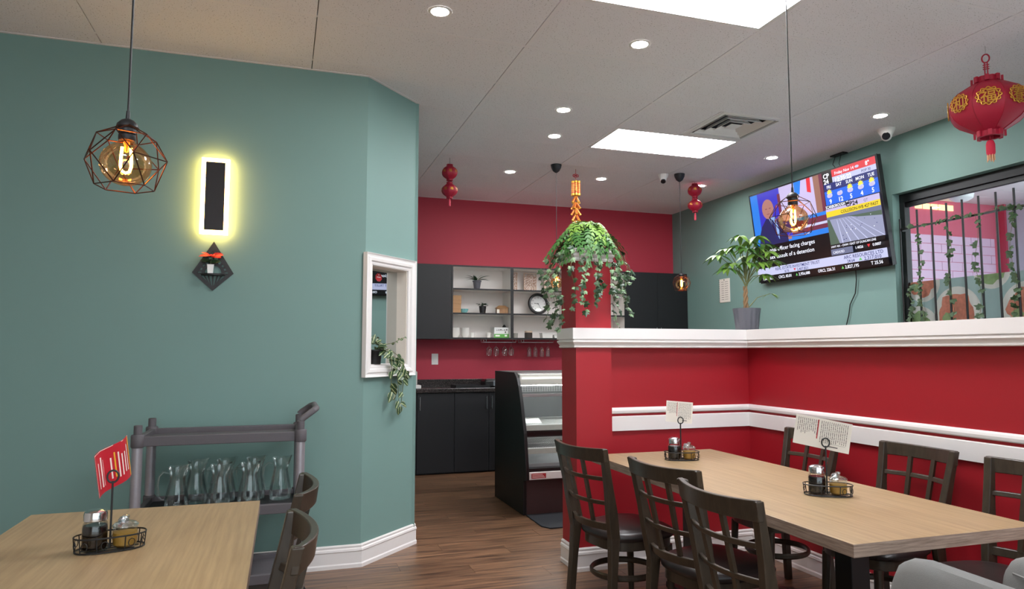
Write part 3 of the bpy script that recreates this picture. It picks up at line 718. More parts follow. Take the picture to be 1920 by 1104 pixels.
# ================================================================== CART AND PITCHERS
ct = thing('utility_cart', 'grey three-shelf utility cart standing against the left teal wall', 'cart', (0, 0, 0))
KX0, KX1, KY0, KY1 = -.72, .115, 4.10, 4.54
def tray(z, name, lip=.052):
    o_ = [(KX0, KY0), (KX1, KY0), (KX1, KY1), (KX0, KY1)]; i_ = [(KX0+.03, KY0+.03), (KX1-.03, KY0+.03), (KX1-.03, KY1-.03), (KX0+.03, KY1-.03)]
    MB().ring(o_, i_, z-lip, z).box(KX0+.03, KX1-.03, KY0+.03, KY1-.03, z-lip+.004, z-.028).build(name, CARTGREY, ct, bevel=.004)
tray(.925, 'top_shelf'); tray(.535, 'middle_shelf'); tray(.165, 'bottom_shelf')
for x in (KX0+.01, KX1-.01):
    for y in (KY0+.01, KY1-.01):
        MB().cyl((x, y, .165), (x, y, .49), .026, n=16).cyl((x, y, .53), (x, y, .875), .026, n=16).build('post', CARTPOST, ct, True)
        for z in (.11, .478, .868): MB().lathe([(.029, 0), (.033, .006), (.033, .062), (.029, .068)], 16, (x, y, z)).build('corner_joint', CARTGREY, ct, True)
        MB().lathe([(.021, 0), (.021, .045), (.017, .048)], 16, (x, y, .936)).build('post_cap', CARTGREY, ct, True)
        w_ = thing('caster', None, None); w_.parent = ct; w_.location = (x, y, 0)
        MB().lathe([(.044, -.013), (.05, -.009), (.05, .009), (.044, .013)], 18, M=T(0, 0, .05) @ RX(PI/2)).cyl((0, 0, .085), (0, 0, .112), .012).box(-.02, .02, -.018, -.015, .04, .09).box(-.02, .02, .015, .018, .04, .09).build('wheel', BLKSOFT, w_, True)
hx = KX1-.01
MB().tube([(hx, KY0+.01, .985), (hx+.015, KY0+.01, 1.0), (hx+.065, KY0+.03, 1.035), (hx+.085, KY0+.08, 1.045), (hx+.085, KY1-.07, 1.045), (hx+.065, KY1-.03, 1.035), (hx+.015, KY1-.01, 1.0), (hx, KY1-.01, .985)], .018, 12).build('push_handle', CARTGREY, ct, True)
mt_ = MB().box(KX0+.034, KX1-.034, KY0+.034, KY1-.034, .5075, .511); tag(mt_.build('shelf_liner', mat('black_ribbed_liner', (26, 26, 28), .7, var=.3, scale=3, stretch=(60, 1, 1))), 'black ribbed liner on the middle shelf of the cart', 'liner')
def pitcher():
    t = thing('glass_pitcher', 'x', 'pitcher', group='clear glass pitchers on the cart')
    prof = [(.0001, .004), (.050, .004), (.055, .010), (.060, .030), (.058, .060), (.047, .120), (.038, .165), (.036, .185), (.040, .215), (.046, .240)]
    outer = [(.0001, 0), (.050, 0), (.058, .006), (.063, .030), (.061, .062), (.050, .122), (.041, .166), (.039, .186), (.043, .216), (.049, .240)]
    b = MB(); n = 28
    for pr in (outer, prof):
        o0 = len(b.v); b.lathe(pr, n, capb=False, capt=False)
        for i in range(len(pr)-3, len(pr)):        # pull out the pouring lip
            for k in range(n):
                x, y, z = b.v[o0+i*n+k]; a = 2*PI*k/n; wv = max(0, math.cos(a))**6; q_ = (i-(len(pr)-4))/3
                b.v[o0+i*n+k] = (x + .022*wv*q_, y, z + .010*wv*q_)
    b.build('jug_body', GLASS, t, True)
    MB().tube([(-.042, 0, .205), (-.070, 0, .212), (-.092, 0, .190), (-.098, 0, .140), (-.090, 0, .090), (-.078, 0, .066), (-.058, 0, .066)], .0062, 8).build('handle', GLASS, t, True)
    fac = MB()
    for k in range(10):
        a = 2*PI*k/10; fac.ball((.052*math.cos(a), .052*math.sin(a), .014), (.006, .006, .010), 8, 6)
    fac.build('base_facets', GLASS, t, True)
    return t
pj0 = pitcher(); PK = ALLCH(pj0)
PJ_ = [(-.525, 4.20, 0, 'front-left clear glass pitcher on the cart, its handle toward the left post'), (-.45, 4.38, .2, 'clear glass pitcher behind the front-left one on the cart'),
      (-.315, 4.20, .1, 'clear glass pitcher in front, second from the left on the cart'), (-.30, 4.39, .3, 'clear glass pitcher behind the second front one on the cart'),
      (-.16, 4.21, -.1, 'clear glass pitcher in front, third from the left on the cart'), (-.14, 4.41, .1, 'clear glass pitcher behind the third front one on the cart'),
      (.005, 4.36, .15, 'clear glass pitcher standing alone at the right on the cart')]
for k, (x, y, a, lb) in enumerate(PJ_):
    o = pj0 if k == 0 else pj0.copy()
    if k:
        COL.objects.link(o)
        for c_ in PK: c = c_.copy(); COL.objects.link(c); c.parent = o
    o.location = (x, y, .5112); o.rotation_euler = (0, 0, a); o['label'] = lb

# ================================================================== CONDIMENTS AND MENU CARDS
def caddy(x, y, rz, where):
    z = .7505
    t = thing('condiment_caddy', 'oval black wire condiment caddy on '+where, 'caddy', (x, y, z), rz, group='wire condiment caddies')
    def oval(s, zz, n=30): return [(.100*s*math.copysign(abs(math.cos(a))**.8, math.cos(a)), .056*s*math.copysign(abs(math.sin(a))**.8, math.sin(a)), zz) for a in [2*PI*k/n for k in range(n)]]
    b = MB().tube(oval(.96, .003), .0026, 6, True).tube(oval(1.0, .046), .0026, 6, True)
    for k in range(0, 30, 3): b.cyl(oval(.96, .003)[k], oval(1.0, .046)[k], .0018, n=5)
    for k in range(0, 30, 3):
        p = oval(.98, .024)[(k+1) % 30]; b.tube([(p[0]+.010*math.cos(a)*(-p[1]/.052), p[1]+.010*math.cos(a)*(p[0]/.092)*.6, p[2]+.012*math.sin(a)) for a in [2*PI*q/8 for q in range(8)]], .0014, 4, True)
    for yy in (-.03, 0, .03): b.cyl((-.08*(1-abs(yy)*6), yy, .003), (.08*(1-abs(yy)*6), yy, .003), .0018, n=5)
    b.build('wire_basket', BLACK, t, True)
    MB().cyl((0, .012, .003), (0, .012, .208), .0032, n=8).cyl((0, .018, .003), (0, .018, .200), .0026, n=8).build('upright', BLACK, t, True)
    MB().tube([(.016*math.sin(a), .012, .222+.019*math.cos(a)) for a in [2*PI*k/18 for k in range(18)]], .0032, 7, True).build('ring_handle', BLACK, t, True)
    M = T(x, y, z) @ RZ(rz)
    # soy bottle
    p = M @ Vector((-.043, 0, .0065))
    s = thing('soy_sauce_bottle', 'dark sauce bottle with chrome lid on '+where, 'bottle', p, rz, group='sauce bottles in the caddies')
    MB().lathe([(.0001, 0), (.034, 0), (.036, .004), (.036, .070), (.033, .080), (.029, .086), (.029, .090)], 24, capt=False).build('glass_body', GLASS, s, True)
    MB().lathe([(.0001, .002), (.033, .002), (.0345, .006), (.0345, .066), (.032, .073), (.0001, .073)], 24).build('sauce', DARKLIQ, s, True)
    MB().lathe([(.031, .086), (.033, .088), (.033, .106), (.031, .114), (.020, .120), (.0001, .121)], 24).build('lid', CHROME, s, True)
    # sugar jar
    p = M @ Vector((.040, -.010, .0065))
    s = thing('chilli_oil_jar', 'jar of amber sauce with clear knobbed lid on '+where, 'jar', p, rz, group='amber jars in the caddies')
    MB().lathe([(.0001, 0), (.028, 0), (.034, .006), (.036, .030), (.035, .058), (.036, .062)], 24, capt=False).build('glass_body', GLASS, s, True)
    MB().lathe([(.0001, .003), (.027, .003), (.033, .008), (.0345, .030), (.034, .044), (.0001, .046)], 24).build('contents', AMBLIQ, s, True)
    MB().lathe([(.037, .062), (.038, .066), (.030, .073), (.012, .079), (.007, .082), (.011, .088), (.010, .094), (.0001, .097)], 24).build('lid', glass('lid_glass', (240, 244, 244), .05, .5, .2), s, True)
    # shaker
    p = M @ Vector((.036, .030, .0065))
    s = thing('pepper_shaker', 'small pepper shaker with chrome cap on '+where, 'shaker', p, rz, group='pepper shakers in the caddies')
    MB().lathe([(.0001, 0), (.015, 0), (.016, .004), (.016, .05), (.013, .06)], 8, capt=False).build('glass_body', GLASS, s)
    MB().lathe([(.0001, .002), (.0145, .002), (.0145, .044), (.0001, .045)], 8).build('pepper', PEPPER, s)
    MB().lathe([(.0145, .059), (.0155, .062), (.0155, .074), (.010, .082), (.0001, .084)], 16).build('cap', CHROME, s, True)
caddy(-.502, 2.53, R(14), 'the left table')
caddy(2.19, 3.545, R(-14), 'the far end of the oak table')
caddy(2.258, 2.49, R(-30), 'the near end of the oak table')
def card(x, y, z, rz, tilt, w_, h_, red, label, curve=0.0):
    t = thing('menu_card', label, 'menu card', (x, y, z), rz, group='menu cards clipped in the caddies')
    M = RY(tilt); N = 8
    def pt_(u, v, o): return (w_*(u-.5), curve*math.sin(PI*2*u)*.5 + o, h_*(v-.5))
    b = MB(); vs = []; fs = []
    for i in range(N+1):
        for o_ in (0, .0012):
            for v in (0, 1): vs.append(pt_(i/N, v, o_))
    for i in range(N):
        a, c = 4*i, 4*i+4
        fs += [(a, c, c+1, a+1), (a+2, a+3, c+3, c+2), (a, a+2, c+2, c), (a+1, c+1, c+3, a+3)]
    fs += [(0, 1, 3, 2), (4*N, 4*N+2, 4*N+3, 4*N+1)]
    b.add(vs, fs, M).build('card', mat('red_card', (186, 30, 46), .45) if red else PAPER, t, True)
    pr = MB()
    rg = random.Random(int(x*100))
    def strip(u0, u1, v0, v1, k):
        n = 4; pr.mi(k)
        for q in range(n):
            a, c = u0+(u1-u0)*q/n, u0+(u1-u0)*(q+1)/n
            pr.poly([pt_(a, v0, -.0006), pt_(c, v0, -.0006), pt_(c, v1, -.0006), pt_(a, v1, -.0006)], M)
    if red:
        strip(.93, .98, .02, .98, 1)
        for q, u in enumerate((.12, .2, .28, .44, .52, .60, .68, .76, .84)):
            strip(u, u+(.05 if q in (1, 2) else .03), .12+.1*rg.random(), .6+.3*rg.random(), 0 if q != 4 else 1)
        strip(.0, .012, 0, 1, 0); strip(0, 1, .985, 1.0, 0)
    else:
        for q in range(26):
            u = .05+q*.035
            if .40 < u < .45: continue
            v = .93; 
            bot = (.42 if u < .42 else .20) + .12*rg.random()
            while v > bot:
                l = .03+.12*rg.random(); strip(u, u+.009, max(bot-.03, v-l), v, 0); v -= l + .02
        strip(.405, .425, .30, .95, 1); strip(.5, .93, .20, .206, 0); strip(.62, .8, .1, .13, 0)
    pr.build('print', [mat('card_white_print', (232, 214, 206), .6), mat('card_yellow', (226, 168, 52), .5)] if red else [INK, INKR], t)
card(-.512, 2.580, 1.0, R(70), R(-15), .175, .140, True, 'red menu card with white print and a yellow stripe on the left table', .02)
card(2.200, 3.580, 1.018, R(-30), R(4), .150, .122, False, 'white menu card with fine print at the far end of the oak table')
card(2.272, 2.528, 1.008, R(-50), R(9), .230, .130, False, 'white menu card with fine print at the near end of the oak table')

# ================================================================== GREY ARMCHAIR
ac = thing('grey_armchair', 'grey upholstered tub armchair in the bottom right corner, blurred by nearness', 'armchair', (2.03, 1.25, 0))
def arm(sx):
    cx = sx*.232; N = 12; vs = []; fs = []; n = 20
    ys = [.47, .465, .455, .43, .39, .33, .2, .05, -.1, -.25]; sc2 = [.05, .35, .6, .82, .94, 1, 1, 1, 1, 1]
    for yv, s_ in zip(ys, sc2):
        top = (.772 if sx < 0 else .735) - .02*(.47-yv)
        zc = .52; hh = (top-zc)
        for k in range(n):
            a = 2*PI*k/n; c_, q_ = math.cos(a), math.sin(a)
            vs.append((cx+.068*s_*math.copysign(abs(c_)**.8, c_), yv-.0, zc + (hh if q_ > 0 else .22)*(s_*.15+.85 if q_ > 0 else 1)*(s_**.6)*math.copysign(abs(q_)**.8, q_)))
    for i in range(len(ys)-1):
        for k in range(n): fs.append((i*n+k, (i+1)*n+k, (i+1)*n+(k+1) % n, i*n+(k+1) % n))
    fs += [tuple(range(n)), tuple(reversed(range((len(ys)-1)*n, len(ys)*n)))]
    o = MB().add(vs, fs).build('arm', GREYFAB, ac, True)
    if sx > 0: MB().tube([(cx-.058, .40, .672), (cx-.0665, .33, .668), (cx-.068, .2, .660), (cx-.068, -.2, .65)], .004, 6).build('piping', GREYFAB, o, True)
arm(-1); arm(1)
bk = MB(); vs = []; fs = []; n = 16; N = 14
for i in range(N+1):
    a = PI + PI*i/N; cx, cy = .235*math.cos(a), -.22+.20*math.sin(a)
    dx, dy = math.cos(a), math.sin(a); top = .75+.03*math.sin(PI*i/N)
    for k in range(n):
        q = 2*PI*k/n; rx = .066*math.cos(q); zz = .52+((top-.52) if math.sin(q) > 0 else .22)*math.sin(q); vs.append((cx+dx*rx, cy+dy*rx, zz))
for i in range(N):
    for k in range(n): fs.append((i*n+k, i*n+(k+1) % n, (i+1)*n+(k+1) % n, (i+1)*n+k))
bk.add(vs, fs).build('backrest', GREYFAB, ac, True)
MB().box(-.18, .18, -.26, .40, .32, .46).build('seat_cushion', GREYFAB, ac, True, bevel=.04)
for sx in (-1, 1):
    for yy in (-.25, .36): MB().cyl((sx*.2, yy, 0), (sx*.19, yy, .33), .014, .02, 10).build('leg', BLACK, ac, True)

# ================================================================== PLANTS ON THE RED COLUMN
fe = thing('boston_fern', 'bushy green fern sitting on the white crown of the red column', 'plant', (1.91, 4.24, 2.012))
MB().lathe([(.075, .0), (.09, .05), (.09, .06), (.0001, .06)], 18).build('root_ball', SOIL, fe, True)
def frond_mesh(L, rise, droop, seed):
    rg = random.Random(seed); vs = []; fs = []; n = 15
    def c(t): return Vector((0, L*t*(1-.12*t), rise*math.sin(PI*min(1, t*.9))*1.0 - droop*t*t))
    for i in range(n):
        t0, t1 = i/n, (i+1)/n; a, b = c(t0), c(t1); o = len(vs)
        vs += [(a.x-.0012, a.y, a.z), (a.x+.0012, a.y, a.z), (b.x+.0012, b.y, b.z), (b.x-.0012, b.y, b.z)]; fs.append((o, o+1, o+2, o+3))
        if i < 1: continue
        wl_ = L*.13*math.sin(PI*(.12+.86*t0))**.7; m = (a+b)/2; dv = (b-a)
        for sx in (-1, 1):
            o = len(vs); tip = m + Vector((sx*wl_, dv.y*.7, dv.z*.7-.12*wl_))
            q = m.lerp(tip, .5)
            vs += [tuple(m-dv*.30), tuple(q-dv*.32+Vector((0, 0, .002))), tuple(tip), tuple(q+dv*.34+Vector((0, 0, .002))), tuple(m+dv*.30)]; fs.append((o, o+1, o+2, o+3, o+4))
    me = bpy.data.meshes.new('frond'); me.from_pydata(vs, [], fs); me.materials.append(FERNM if seed % 3 else LEAFL); me.update(); return me
FR = [frond_mesh(.27, .12, .15, 1), frond_mesh(.25, .15, .20, 2), frond_mesh(.22, .17, .08, 3), frond_mesh(.30, .10, .22, 4), frond_mesh(.20, .15, -.02, 6)]
rg = random.Random(11)
for k in range(132):
    a = k*2.39996+rg.uniform(-.2, .2); q = k/132
    me = FR[4] if q < .26 else (FR[2] if q < .46 else FR[rg.choice([0, 1, 3])])
    o = bpy.data.objects.new('frond', me); COL.objects.link(o); o.parent = fe
    o.location = (.035*math.cos(a+PI/2)*q, .035*math.sin(a+PI/2)*q, .055); o.rotation_euler = (R(rg.uniform(45, 70)) if q < .10 else R(rg.uniform(24, 52)) if q < .28 else R(rg.uniform(-8, 20)), rg.uniform(-.5, .5), a)
    s_ = rg.uniform(.78, 1.0)*(.95 if q < .2 else 1.0); o.scale = (s_, s_, s_)
def ivy_leaf(name, s, mt):
    P = [(0, 0), (.30, -.12), (.52, .10), (.36, .28), (.50, .55), (.22, .58), (0, 1.0), (-.22, .58), (-.50, .55), (-.36, .28), (-.52, .10), (-.30, -.12)]
    vs = [(x*s, y*s, -.25*s*abs(x)-.15*s*y*y) for x, y in P] + [(0, .4*s, .03*s)]
    me = bpy.data.meshes.new(name); me.from_pydata(vs, [], [(i, (i+1) % 12, 12) for i in range(12)]); me.materials.append(mt); me.update(); return me
IL = [ivy_leaf('ivy_leaf', .046, IVYM), ivy_leaf('ivy_leaf', .052, LEAFD), ivy_leaf('ivy_leaf', .042, mat('ivy_pale', (120, 150, 110), .5, var=.3, scale=40))]
iv = thing('hanging_ivy', 'ivy trailing down the red column from its white crown', 'ivy', (1.91, 4.24, 2.03))
rg = random.Random(21); nl = 0
ST = []
for k in range(9): ST.append((Vector((-.16+.04*k, -.16, .0)), Vector((rg.uniform(-.03, .03), -.045, 0)), rg.uniform(.26, .44)))
for k in range(4): ST.append((Vector((-.165, -.10+.07*k, .0)), Vector((-.07-.02*(k % 2), -.02, 0)), rg.uniform(.34, .52)))
for k in range(7): ST.append((Vector((.165, -.14+.05*k, .0)), Vector((.05+.035*(k % 3), -.02, 0)), rg.uniform(.30, .52)))
for p0, out, L in ST:
    N = max(5, int(L/.04)); pts = []
    for i in range(N+1):
        t = i/N; pts.append(p0 + out*min(1, t*3.2)*(1+.25*math.sin(6*t+p0.x*40)) + Vector((.012*math.sin(9*t+p0.x*30), .006*math.sin(7*t), .035*math.sin(PI*min(1, t*4)) - L*t)))
    MB().tube(pts, .0014, 4).build('vine', STEMM, iv)
    for i in range(1, N+1):
        for q in range(1 if rg.random() < .55 else 2):
            a = rg.uniform(-1.2, 1.2); bx = out.normalized(); sd = Vector((0, 0, 1)).cross(bx)
            d = bx*.5 + sd*math.sin(a)*1.0 + Vector((0, 0, rg.uniform(-1.0, .15)))
            put_leaf(rg.choice(IL), iv, pts[i]+bx*.004, d, rg.uniform(-.5, .5), rg.uniform(.65, 1.0), 'ivy_leaf', face=bx*.6+Vector((-.1, -.7, .35))); nl += 1
# money tree on the corner of the partition
mtp = thing('money_tree', 'money tree with a braided trunk in a ribbed grey pot on the partition corner', 'plant', (3.19, 4.255, 1.52))
n = 28; vs = []; fs = []; prof = [(.076, 0), (.080, .004), (.092, .120), (.098, .155), (.098, .160), (.090, .160), (.088, .150)]
b = MB()
for r_, z in prof:
    for k in range(n*2):
        a = 2*PI*k/(n*2); q = r_*(1 - (.060 if k % 4 < 2 else 0)*(1 if z < .15 else .2)); b.v.append((q*math.cos(a), q*math.sin(a), z))
m2 = n*2
for i in range(len(prof)-1):
    for k in range(m2): b.f.append((i*m2+k, i*m2+(k+1) % m2, (i+1)*m2+(k+1) % m2, (i+1)*m2+k)); b.m.append(0)
b.f.append(tuple(reversed(range(m2)))); b.m.append(0)
b.build('pot', POTG, mtp, True)
MB().lathe([(.0001, .148), (.089, .148)], 20, capt=False).build('soil', SOIL, mtp)
for s_ in range(3):
    MB().tube([((.011*math.cos(2*PI*s_/3+q*.9)-.006), .011*math.sin(2*PI*s_/3+q*.9), .145+q*.022) for q in range(9)], [.010-.0005*q for q in range(9)], 8).build('trunk', BARK, mtp, True)
ml = leaf_mesh('leaflet', .118, .040, LEAFM, .35, 6, .25); ml2 = leaf_mesh('leaflet', .118, .040, LEAFL, .35, 6, .25)
rg = random.Random(3)
rv = Vector((.950, -.312, 0))                       # along the partition view, for spreading branches
BR = [(-.10, .34, 0), (-.19, .40, .02), (-.06, .46, -.03), (.03, .50, .0), (.10, .46, .03), (.16, .42, -.02), (.20, .36, 0), (-.13, .30, -.02), (.09, .34, -.05), (.13, .26, .0), (.02, .40, .06), (-.02, .34, -.06), (.06, .40, -.02), (.17, .12, -.01), (-.03, .54, .02), (.08, .53, -.03), (-.12, .45, .03), (.15, .48, .03), (.0, .44, -.05)]
for k, (u, z, o_) in enumerate(BR):
    top = rv*u + Vector((.312*o_, .95*o_, .145+z*1.02)); base = Vector((0, 0, .31 + .02*(k % 4))) if k != 13 else Vector((.02, 0, .17))
    MB().tube([base, base.lerp(top, .4)+Vector((0, 0, .03)), top], [.0045, .003, .002], 6).build('branch', STEMM, mtp, True)
    nlf = 7 if k != 13 else 3
    for q in range(nlf):
        a = 2*PI*q/nlf + rg.uniform(-.3, .3) + k
        d = Vector((math.cos(a), math.sin(a), -.15)) + rv*(.5 if u > 0 else -.5)
        put_leaf(ml2 if rg.random() < .5 else ml, mtp, top, d, rg.uniform(-.3, .3), rg.uniform(.8, 1.15) if k != 13 else .7, 'leaflet')
# ivy garlands on the window bars
def garland(pts, label, seed, dens=.028):
    g = thing('ivy_garland', label, 'ivy', (0, 0, 0), group='ivy garlands on the window bars')
    MB().tube(pts, .0015, 4).build('vine', STEMM, g); rg = random.Random(seed); lv = MB()
    for a, b in zip(pts[:-1], pts[1:]):
        a, b = Vector(a), Vector(b); L = (b-a).length; m = max(1, int(L/dens))
        for q in range(m):
            if rg.random() < .3: continue
            p = a.lerp(b, (q+rg.random())/m); d = Vector((-.2, rg.uniform(-1, 1), rg.uniform(-1.2, .3))).normalized()
            r = d.cross(Vector((-.8, -.6, .2))).normalized(); u = r.cross(d); s = rg.uniform(.034, .054)
            M = Matrix(((r.x, d.x, u.x, p.x), (r.y, d.y, u.y, p.y), (r.z, d.z, u.z, p.z), (0, 0, 0, 1)))
            P = [(0, 0), (.45, .05), (.5, .5), (.2, .55), (0, 1), (-.2, .55), (-.5, .5), (-.45, .05)]
            lv.add([(x*s, y*s, -.2*s*abs(x)) for x, y in P], [tuple(range(8))], M)
    tag(lv.build('ivy_leaves', IVYM, g), kind='stuff')
def vert(y, z0, z1, s): return [(4.985, y+.02*math.sin(s+q*1.3), z1+(z0-z1)*q/8) for q in range(9)]
garland(vert(4.37, 1.6, 2.40, 1), 'ivy garland down the first window bar by the frame', 1)
garland(vert(4.47, 1.58, 1.95, 5), 'short ivy garland low at the corner of the window frame', 2, .022)
garland(vert(4.10, 1.6, 2.40, 2), 'ivy garland down the third window bar', 3)
garland(vert(3.87, 1.6, 2.42, 3), 'ivy garland down the fifth window bar', 4, .026)
garland(vert(3.60, 1.6, 2.42, 4), 'ivy garland down the window bar at the picture edge', 5, .02)
garland([(4.985, 4.5-.1*q, 2.42+.015*math.sin(q*1.7)) for q in range(20)], 'ivy garland wound along the upper rail of the window bars', 6, .04)
# ================================================================== RED LANTERNS
def lantern_body(t, zc, rad, half, chars, rz=0.0, big=False):
    N = 8; prof = []
    for i in range(9):
        u = -1 + 2*i/8; prof.append((rad*(.30 + .70*math.sqrt(max(0, 1-u*u*.98))**.9 if abs(u) < 1 else rad*.0 + .30), u*half))
    prof = [(max(.3*rad, rad*(max(0, 1-abs(u)**2.1)**.62)), u*half) for u in [-1+2*i/10 for i in range(11)]]
    for g in range(N):
        a0 = rz + 2*PI*(g-.5)/N; a1 = rz + 2*PI*(g+.5)/N; vs = []; fs = []; m = 5
        for r_, z in prof:
            for k in range(m):
                a = a0+(a1-a0)*k/(m-1); q = r_*(1-.045*math.sin(PI*k/(m-1))); vs.append((q*math.cos(a), q*math.sin(a), zc+z))
        for i in range(len(prof)-1):
            for k in range(m-1): fs.append((i*m+k, i*m+k+1, (i+1)*m+k+1, (i+1)*m+k))
        p = MB().add(vs, fs).build('panel', LANTERN, t, True)
        am_ = (a0+a1)/2; rx = rad*(.948 if big else .965); M = frame((rx*math.cos(am_), rx*math.sin(am_), zc+half*.08), (-math.sin(am_), math.cos(am_), 0), (0, 0, 1))
        s = rad*.28; md = MB()
        if big:
            md.tube([(s*(1.0+.09*math.cos(12*q))*math.cos(q), s*.82*(1+.09*math.cos(12*q))*math.sin(q), .004) for q in [2*PI*k/72 for k in range(72)]], .0035, 5, True, M=M)
            md.tube([(s*.84*math.cos(q), s*.68*math.sin(q), .004) for q in [2*PI*k/36 for k in range(36)]], .0022, 5, True, M=M)
            for q in range(12):
                a = 2*PI*q/12; md.tube([(s*.92*math.cos(a)+.010*math.cos(b_), s*.76*math.sin(a)+.010*math.sin(b_), .004) for b_ in [2*PI*k/8 for k in range(8)]], .0018, 4, True, M=M)
            md.text(chars[g % len(chars)], s*1.35, M @ T(0, -s*.47, .006), 'CENTER', .012)
        else: md.text(chars[g % len(chars)], s*1.45, M @ T(0, -s*.5, .003), 'CENTER', 0.0)
        md.build('gold_medallion' if big else 'gold_character', GOLD, p)
    ribs = MB()
    for g in range(N):
        a = rz + 2*PI*(g-.5)/N; ribs.tube([(r_*1.004*math.cos(a), r_*1.004*math.sin(a), zc+z) for r_, z in prof], rad*.012, 5)
    ribs.build('ribs', mat('lantern_rib', (150, 10, 36), .5), t, True)
    for sgn in (1, -1):
        z0 = zc+sgn*half*.98; ch_ = .12*rad+.006; cg = MB()
        o_ = circ(.34*rad, 8, rz+PI/8, rz+PI/8+2*PI); i_ = circ(.26*rad, 8, rz+PI/8, rz+PI/8+2*PI)
        cg.ring(o_, i_, min(z0, z0+sgn*ch_), max(z0, z0+sgn*ch_))
        for k in range(8):
            a = rz+2*PI*k/8; cg.cb((0, 0, 0), (.012*rad/.2, .10*rad, ch_*1.1), T(.36*rad*math.cos(a), .36*rad*math.sin(a), z0+sgn*ch_*.5) @ RZ(a))
        cg.build('collar', LANTERN, t)
CH = ['福', '春', '福', '吉', '福', '祥', '福', '和']
bl = thing('red_lantern', 'large red paper lantern with gold medallions near the window', 'lantern', (4.015, 2.994, 0))
VA = math.atan2(-2.994, -4.015)
lantern_body(bl, 2.838, .212, .155, CH, VA+.02, True)
MB().tube([(0, 0, C+.003), (.002, 0, C-.03), (0, 0, C-.045)], .0012, 5).build('hook', STEEL, bl)
MM = RZ(VA+PI/2)
MB().tube([(.019*math.sin(a), 0, 3.145+.026*math.cos(a)) for a in [2*PI*k/20 for k in range(20)]], .0042, 6, True, M=MM).build('ring', LANTERN, bl, True)
kn = MB().cyl((-.007, 0, 3.12), (-.007, 0, 3.035), .0035, n=6, M=MM).cyl((.007, 0, 3.12), (.007, 0, 3.035), .0035, n=6, M=MM)
for z in (3.105, 3.092, 3.079): kn.cyl((-.017, 0, z), (.017, 0, z), .0032, n=6, M=MM)
kn.tube([(-.007, 0, 3.036), (0, 0, 3.028), (.007, 0, 3.036)], .0035, 6, M=MM).cyl((0, 0, 3.03), (0, 0, 3.0), .002, n=5)
kn.build('knot', LANTERN, bl, True)
MB().cyl((0, 0, 2.662), (0, 0, 2.638), .0025, n=6).lathe([(.020, 2.545), (.024, 2.560), (.024, 2.610), (.018, 2.632), (.006, 2.640)], 14).build('tassel', mat('tassel_red', (190, 24, 56), .7), bl, True)
tf = MB()
for k in range(9): a = 2*PI*k/9; tf.cyl((.016*math.cos(a), .016*math.sin(a), 2.56), (.019*math.cos(a), .019*math.sin(a), 2.505+.006*(k % 3)), .005, .003, 5)
tf.build('tassel_tips', mat('tassel_gold', (214, 160, 120), .6), bl, True)
def lantern_pair(x, y, label, z1, z2, zt, rad, half, rz):
    t = thing('lantern_pair', label, 'lantern', (x, y, 0), 0, group='strings of two small red lanterns')
    lantern_body(t, z1, rad, half, CH, rz); lantern_body(t, z2, rad, half, CH, rz+.2)
    MB().cyl((0, 0, C+.003), (0, 0, z1+half), .0015, n=5).cyl((0, 0, z1-half), (0, 0, z2+half), .002, n=5).cyl((0, 0, z2-half), (0, 0, zt+.05), .0015, n=5).build('string', BLACK, t)
    MB().lathe([(.010, zt), (.012, zt+.01), (.011, zt+.055), (.007, zt+.075), (.003, zt+.085)], 10).build('tassel', mat('tassel_pink', (214, 70, 90), .7), t, True)
lantern_pair(1.476, 6.41, 'two small red lanterns on a string left of the column, over the black cabinet', 3.078, 2.905, 2.752, .077, .066, -1.7)
lantern_pair(4.252, 6.515, 'two small red lanterns on a string beside the right teal wall', 3.128, 2.965, 2.800, .079, .064, -2.1)
# firecracker ornament
fc = thing('firecracker_ornament', 'gold and red firecracker string ornament hanging above the fern', 'ornament', (2.792, 6.419, 0))
CRK = mat('firecracker_red', (206, 54, 40), .4, var=.25, scale=60)
MB().cyl((0, 0, C+.003), (0, 0, 3.09), .0022, n=5).cyl((0, 0, 2.955), (0, 0, 2.60), .002, n=5).build('string', mat('red_cord', (150, 20, 36), .7), fc)
MB().tube([(.030*math.sin(a), 0, 3.155+.012*math.sin(2*a)) for a in [2*PI*k/24 for k in range(24)]], .004, 6, True).tube([(.016*math.sin(a), .004, 3.155+.020*math.cos(a)) for a in [2*PI*k/16 for k in range(16)]], .0035, 5, True).build('knot', mat('red_cord', (150, 20, 36), .7), fc, True)
def cracker(p, tilt, az, L, r):
    M = T(*p) @ RZ(az) @ RY(tilt); o = MB().lathe([(r, -L/2), (r, L/2)], 10, M=M).build('firecracker', CRK, fc, True)
    g = MB().lathe([(r*1.06, L*.36), (r*1.06, L*.5), (r*.9, L*.52)], 10, M=M).lathe([(r*.9, -L*.52), (r*1.06, -L*.5), (r*1.06, -L*.36)], 10, M=M)
    for k in range(5): g.lathe([(r*1.05, -L*.25+k*L*.12), (r*1.05, -L*.25+k*L*.12+L*.05)], 10, M=M, capb=False, capt=False)
    g.build('gold_band', mat('bright_gold', (226, 176, 64), .3, .5), o, True)
for k in range(6): a = 2*PI*k/6+.2; cracker((.034*math.cos(a), .034*math.sin(a), 3.022), 0, 0, .145, .0165)
for lv in range(5):
    z = 2.905-lv*.062
    for k in range(4): a = PI/2*k+lv*.5+.3; cracker((.026*math.cos(a), .026*math.sin(a), z), R(32), a+PI, .075, .0115)

